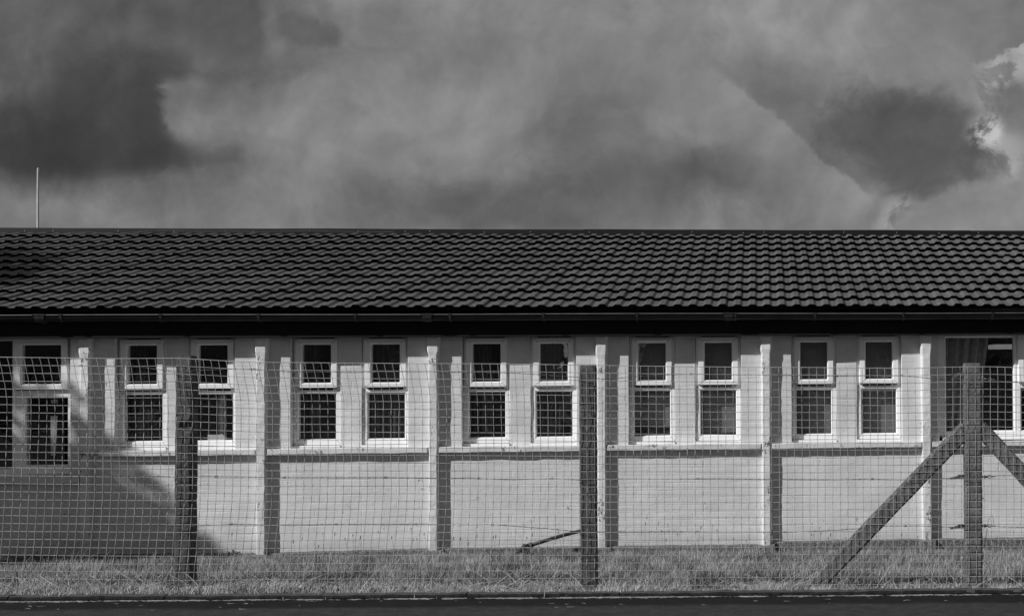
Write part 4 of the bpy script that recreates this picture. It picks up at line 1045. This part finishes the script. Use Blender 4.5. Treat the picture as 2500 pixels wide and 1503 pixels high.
# dry straw: long stems lying in the front edge, and cut bits in the road channel
def straws(n, name, label, smp, ln, rad, zoff, up):
    m = MB(); 
    for k in range(n):
        x, y, z = smp(); a = random.gauss(0, .5) if random.random() < .7 else random.uniform(0, 3.14); L = random.uniform(*ln); el = random.uniform(*up)
        if random.random() < .5: a += math.pi
        d = Vector((math.cos(a)*math.cos(el), math.sin(a)*math.cos(el)*.6, math.sin(el))); side = Vector((-d.y, d.x, 0))*random.uniform(-.2, .2)
        p = Vector((x, y, z + zoff)); pts = [p + d*L*t + side*L*math.sin(t*3.1) - Vector((0, 0, L*.25*t*t*math.sin(max(0, el)))) for t in (0, .33, .66, 1)]
        m.tube([tuple(q) for q in pts], [rad, rad*.9, rad*.7, rad*.35], 3)
    me = m.build(name, M['straw']); n_ = len(me.data.vertices)
    at = me.data.attributes.new('tone', 'FLOAT', 'POINT'); tones = np.repeat(RNG.uniform(0, .6 if up[1] < .2 else 1, n), 12)
    at.data.foreach_set('value', tones.astype(np.float32)); tag(me, label, 'straw', kind='stuff')
def sm_edge():
    cl = random.choice([-1.0, 0, 1]); s = random.uniform(SL, SR) if random.random() < .45 else spx(random.choice([360, 445, 560, 1240, 1180, 1330, 1960, 720])) + random.gauss(0, .3)
    q = FF.P(s, random.uniform(-.25, .5), 0); return q.x, q.y, z_verge(q.x, q.y)
straws(760, 'long_straw', 'long dry straw stems leaning in the grass near the kerb', sm_edge, (.06, .28), .0021, .01, (.05, 1.1))
def sm_channel():
    s = random.uniform(SL, SR); g_ = noise.noise((s*1.7, 0, 3))
    while noise.noise((s*1.7, 0, 3)) + .9*noise.noise((s*7, 0, 8)) < -.08 and random.random() < .9: s = random.uniform(SL, SR)
    d = (1 + 1.6*max(0, g_))*abs(random.gauss(0, 1)); v_ = KV - .002 - .013*d - .022*max(0, noise.noise((s*2.4, 6, 6)) + .25) if random.random() < .985 else KV - random.uniform(.02, .4)
    q = FF.P(s, v_, 0); return q.x, q.y, z_road(s)
straws(3400, 'straw_litter', 'pale grass clippings and straw lying in the road channel along the kerb', sm_channel, (.005, .05), .0017, .001, (-.02, .10))
# broad weeds: low rosettes
m = MB(); tones = []
for k in range(420):
    s = random.uniform(SL, SR) if k % 3 else spx(random.choice([745, 800, 1330, 1600, 1750, 2050, 2270, 2440, 1225, 700])) + random.gauss(0, .12)
    v_ = random.uniform(-.2, .75) if k % 4 else random.uniform(.5, 3.8); q = FF.P(s, v_, 0); z = z_verge(q.x, q.y); t0 = random.uniform(.1, .75)
    for i in range(random.randint(4, 9)):
        a = random.uniform(0, 6.28); L = random.uniform(.025, .075); w_ = L*random.uniform(.16, .3); el = random.uniform(.2, 1.2)
        d = Vector((math.cos(a)*math.cos(el), math.sin(a)*math.cos(el), math.sin(el))); sd = Vector((-math.sin(a), math.cos(a), 0)); p = Vector((q.x + random.gauss(0, .02), q.y + random.gauss(0, .02), z))
        e = p + d*L - Vector((0, 0, L*.2)); mid = p + d*L*.5
        m.add([tuple(p), tuple(mid + sd*w_), tuple(e), tuple(mid - sd*w_)], [(0, 1, 2, 3)]); tones += [t0 + random.uniform(-.1, .15)]*4
wd = m.build('ground_weeds', M['grass']); at = wd.data.attributes.new('tone', 'FLOAT', 'POINT'); at.data.foreach_set('value', np.clip(np.array(tones), 0, 1).astype(np.float32))
tag(wd, 'small broad leaved weeds in clumps among the grass', 'weeds', kind='stuff')
# seed-head stalks standing against the white wall: individuals
stalk_px = [(716, 1318), (737, 1313), (777, 1331), (788, 1300), (817, 1300), (842, 1313), (861, 1304), (880, 1308), (879, 1312), (956, 1309), (1003, 1288), (1009, 1315), (1017, 1314), (1035, 1301), (1107, 1311), (1124, 1312), (1143, 1324),
            (1164, 1305), (1204, 1308), (1210, 1306), (1286, 1310), (1299, 1302), (1363, 1296), (1575, 1276), (1590, 1295), (1615, 1294), (1626, 1315), (1630, 1278), (1546, 1322), (1653, 1301), (1711, 1284), (1750, 1292), (1740, 1280), (1790, 1312),
            (1822, 1318), (1982, 1276), (2001, 1286), (1981, 1302), (2004, 1299), (2022, 1311), (2027, 1302), (2065, 1311), (1868, 1322), (2201, 1303), (2139, 1307), (2240, 1308), (566, 1300), (500, 1298), (90, 1345), (20, 1342)]
protos = []
for k in range(4):
    ob = bpy.data.objects.new('weed_stalk', None)
    hgt = 1.0; m = MB(); bx = (-.12, .1, -.05, .16)[k]
    m.tube([(bx*t*t, 0, t) for t in (0, .25, .5, .75, .95)], [.006, .005, .005, .004, .004], 4)
    stem = m; protos.append((m, bx))
def stalk_lab(px):
    for lim, txt in ((230, 'by the shaded wall left of the leftmost post'), (640, 'just right of the leftmost post'), (1050, 'below the second window pair from the leftmost post'), (1420, 'left of the middle post near the bent pipe'),
                     (1860, 'in the stretch of wall right of the middle post'), (2230, 'beside the left raking strut'), (9999, 'just left of the right straining post')):
        if px < lim: return 'thin weed stalk ' + txt, 'weed', 'weed stalks ' + txt
for k, (px, py) in enumerate(stalk_px):
    w_ = random.uniform(.25, .9); vv = -w_
    u, ztp_ = WF.hit(px, py, vv); p = WF.P(u, vv, 0); zg = z_verge(p.x, p.y); hgt = ztp_ - zg
    bx = random.uniform(-.13, .16)
    e = empty('weed_stalk', Matrix.Translation((p.x - bx*hgt, p.y, zg)), *stalk_lab(px))
    m = MB(); m.tube([(bx*hgt*t*t, 0, hgt*t) for t in (0, .25, .5, .75, .97)], [.0016, .0014, .0012, .0011, .001], 4); m.build('stem', M['weed'], e)
    hl = random.uniform(.012, .03); m = MB(); m.tube([(bx*hgt, 0, hgt - hl), (bx*hgt + .001, 0, hgt - hl*.6), (bx*hgt + .003, 0, hgt), (bx*hgt + .004, 0, hgt + hl*.35)], [.002, .0042, .0038, .0012], 6); m.build('seed_head', M['seed'], e)
# dead clump at the foot of the wall
def tuft(px, py, vv, n, L, label, name='dead_tuft'):
    u, z = WF.hit(px, py, vv); p = WF.P(u, vv, 0); zg = z_verge(p.x, p.y); m = MB()
    for i in range(n):
        a = random.uniform(0, 6.28); el = random.uniform(.3, 1.4); l_ = L*random.uniform(.4, 1); d = Vector((math.cos(a)*math.cos(el), math.sin(a)*math.cos(el)*.5, math.sin(el))); b = Vector((random.gauss(0, .03), random.gauss(0, .02), 0))
        m.tube([tuple(b), tuple(b + d*l_*.5), tuple(b + d*l_ - Vector((0, 0, l_*.3)))], [.003, .003, .001], 3)
        if i % 2:
            e = b + d*l_*.7; sd = Vector((-math.sin(a), math.cos(a), .3))*.014; m.add([tuple(e), tuple(e + sd + d*.015), tuple(e + d*.035), tuple(e - sd + d*.015)], [(0, 1, 2, 3)])
    o = m.build(name, M['seed']); o.location = (p.x, p.y, zg); tag(o, label, 'weed')
tuft(562, 1345, -.12, 90, .11, 'dark withered clump at the foot of the wall right of the leftmost post')
tuft(1278, 1345, -.33, 70, .09, 'dark withered clump round the foot of the bent pipe')

# ------------------------------------------------------------------ off the frame: the tree whose shade falls on the left end, and the house across the road
def tree(u, v_, zc, rad, rz, n, seed, label):
    rr = random.Random(seed); p = WF.P(u, v_, 0); T = empty('tree', Matrix.Translation((p.x, p.y, -.4)), label, 'tree')
    m = MB(); H_ = zc + .4
    m.tube([(0, 0, 0), (.1, .05, H_*.35), (-.05, .1, H_*.7), (.05, 0, H_)], [.24, .18, .12, .04], 10)
    for i in range(16):
        a = rr.uniform(0, 6.28); z0_ = H_*rr.uniform(.45, .9); L = rad*rr.uniform(.5, .85)
        m.tube([(0, 0, z0_), (math.cos(a)*L*.5, math.sin(a)*L*.5, z0_ + L*.3), (math.cos(a)*L, math.sin(a)*L, z0_ + L*.45)], [.07, .04, .012], 6)
    m.build('trunk', M['bark'], T)
    m = MB(); cl = []; tones = []; nh = WF.P(math.cos(SUN_A), -math.sin(SUN_A), 0) - WF.P(0, 0, 0); ta_ = WF.P(math.sin(SUN_A), math.cos(SUN_A), 0) - WF.P(0, 0, 0)
    for (lh, lk_, lr, dn) in ((-.02, -.50, 1.40, .9), (.44, .13, .66, 1.6), (1.03, -.44, .60, 2.4), (-1.66, 1.0, 1.3, 2.4), (-1.3, -.45, 1.45, .5)):
        k_ = 0
        while k_ < int(110*lr*lr*dn):
            c = Vector((rr.uniform(-1, 1), rr.uniform(-1, 1), rr.uniform(-1, 1)))
            if c.length < 1:
                c = c*lr; cl.append(nh*(lh + c.x) + ta_*c.y + Vector((0, 0, lk_ + c.z*.95))); k_ += 1
    for i in range(n):
        c = cl[i % len(cl)]
        x, y, z = c[0] + rr.gauss(0, .10), c[1] + rr.gauss(0, .10), c[2] + rr.gauss(0, .10)
        a = Vector((rr.gauss(0, 1), rr.gauss(0, 1), rr.gauss(0, 1))).normalized(); b = a.cross(Vector((rr.gauss(0, 1), rr.gauss(0, 1), rr.gauss(0, 1)))).normalized(); s_ = rr.uniform(.08, .15)
        q = Vector((x, y, z + H_)); m.add([tuple(q - a*s_), tuple(q + b*s_*.5), tuple(q + a*s_), tuple(q - b*s_*.5)], [(0, 1, 2, 3)]); tones += [rr.random()]*4
    o = m.build('crown', M['leaf'], T); at = o.data.attributes.new('tone', 'FLOAT', 'POINT'); at.data.foreach_set('value', np.array(tones, dtype=np.float32))
def sun_uv(h, kk, a):   # position at distance a back along the sun's path (h across, kk height index)
    sA, cA = math.sin(SUN_A), math.cos(SUN_A); te = math.tan(SUN_E)
    return h*cA + a*sA, -h*sA + a*cA, kk - te*a
tx, ty, tz = sun_uv(-2.82, -2.50, -12.5)
tree(tx, ty, tz, 1.9, 1.75, 7500, 3, 'leafy tree standing left of the building, its shade on the left end')
def house(x0, x1, y, label):
    e = empty('house', Matrix.Translation(((x0 + x1)/2, y, -.3)), label, 'house', 'houses across the road'); w_ = (x1 - x0)/2
    m = MB(); m.box(-w_, w_, -4, 4, 0, 4.6); m.build('wall', M['housewall'], e)
    m = MB(); m.add([(-w_ - .3, 4.4, 4.5), (w_ + .3, 4.4, 4.5), (w_ + .3, 0, 7.2), (-w_ - .3, 0, 7.2), (-w_ - .3, -4.4, 4.5), (w_ + .3, -4.4, 4.5)], [(0, 1, 2, 3), (3, 2, 5, 4), (0, 3, 4), (1, 5, 2)]); rf_ = m.build('roof', M['houseroof'], e)
    m = MB(); m.box(-w_*.5 - .4, -w_*.5 + .4, -.4, .4, 6.2, 8.3); m.build('chimney', M['housewall'], rf_)
    for i in range(4):
        xx = -w_ + (i + .5)*w_/2
        for zz in (.9, 3.0):
            m = MB(); rframe(m, xx - .6, xx + .6, zz, zz + 1.2, (.06,)*4, 0, .06); q = m.build('window', M['upvc'], e); q.matrix_local = Matrix.Rotation(math.pi, 4, 'Z') @ Matrix.Translation((0, -4.06, 0))
            m = MB(); m.add([(xx - .56, .03, zz + .05), (xx + .56, .03, zz + .05), (xx + .56, .03, zz + 1.15), (xx - .56, .03, zz + 1.15)], [(0, 1, 2, 3)]); m.build('pane', M['gasket'], q)
house(-17, -5, -24, 'two storey brick house across the road, middle one of the three')
house(-2, 12, -24, 'two storey brick house across the road, rightmost of the three')
house(-36, -20, -27, 'two storey brick house across the road, leftmost of the three')
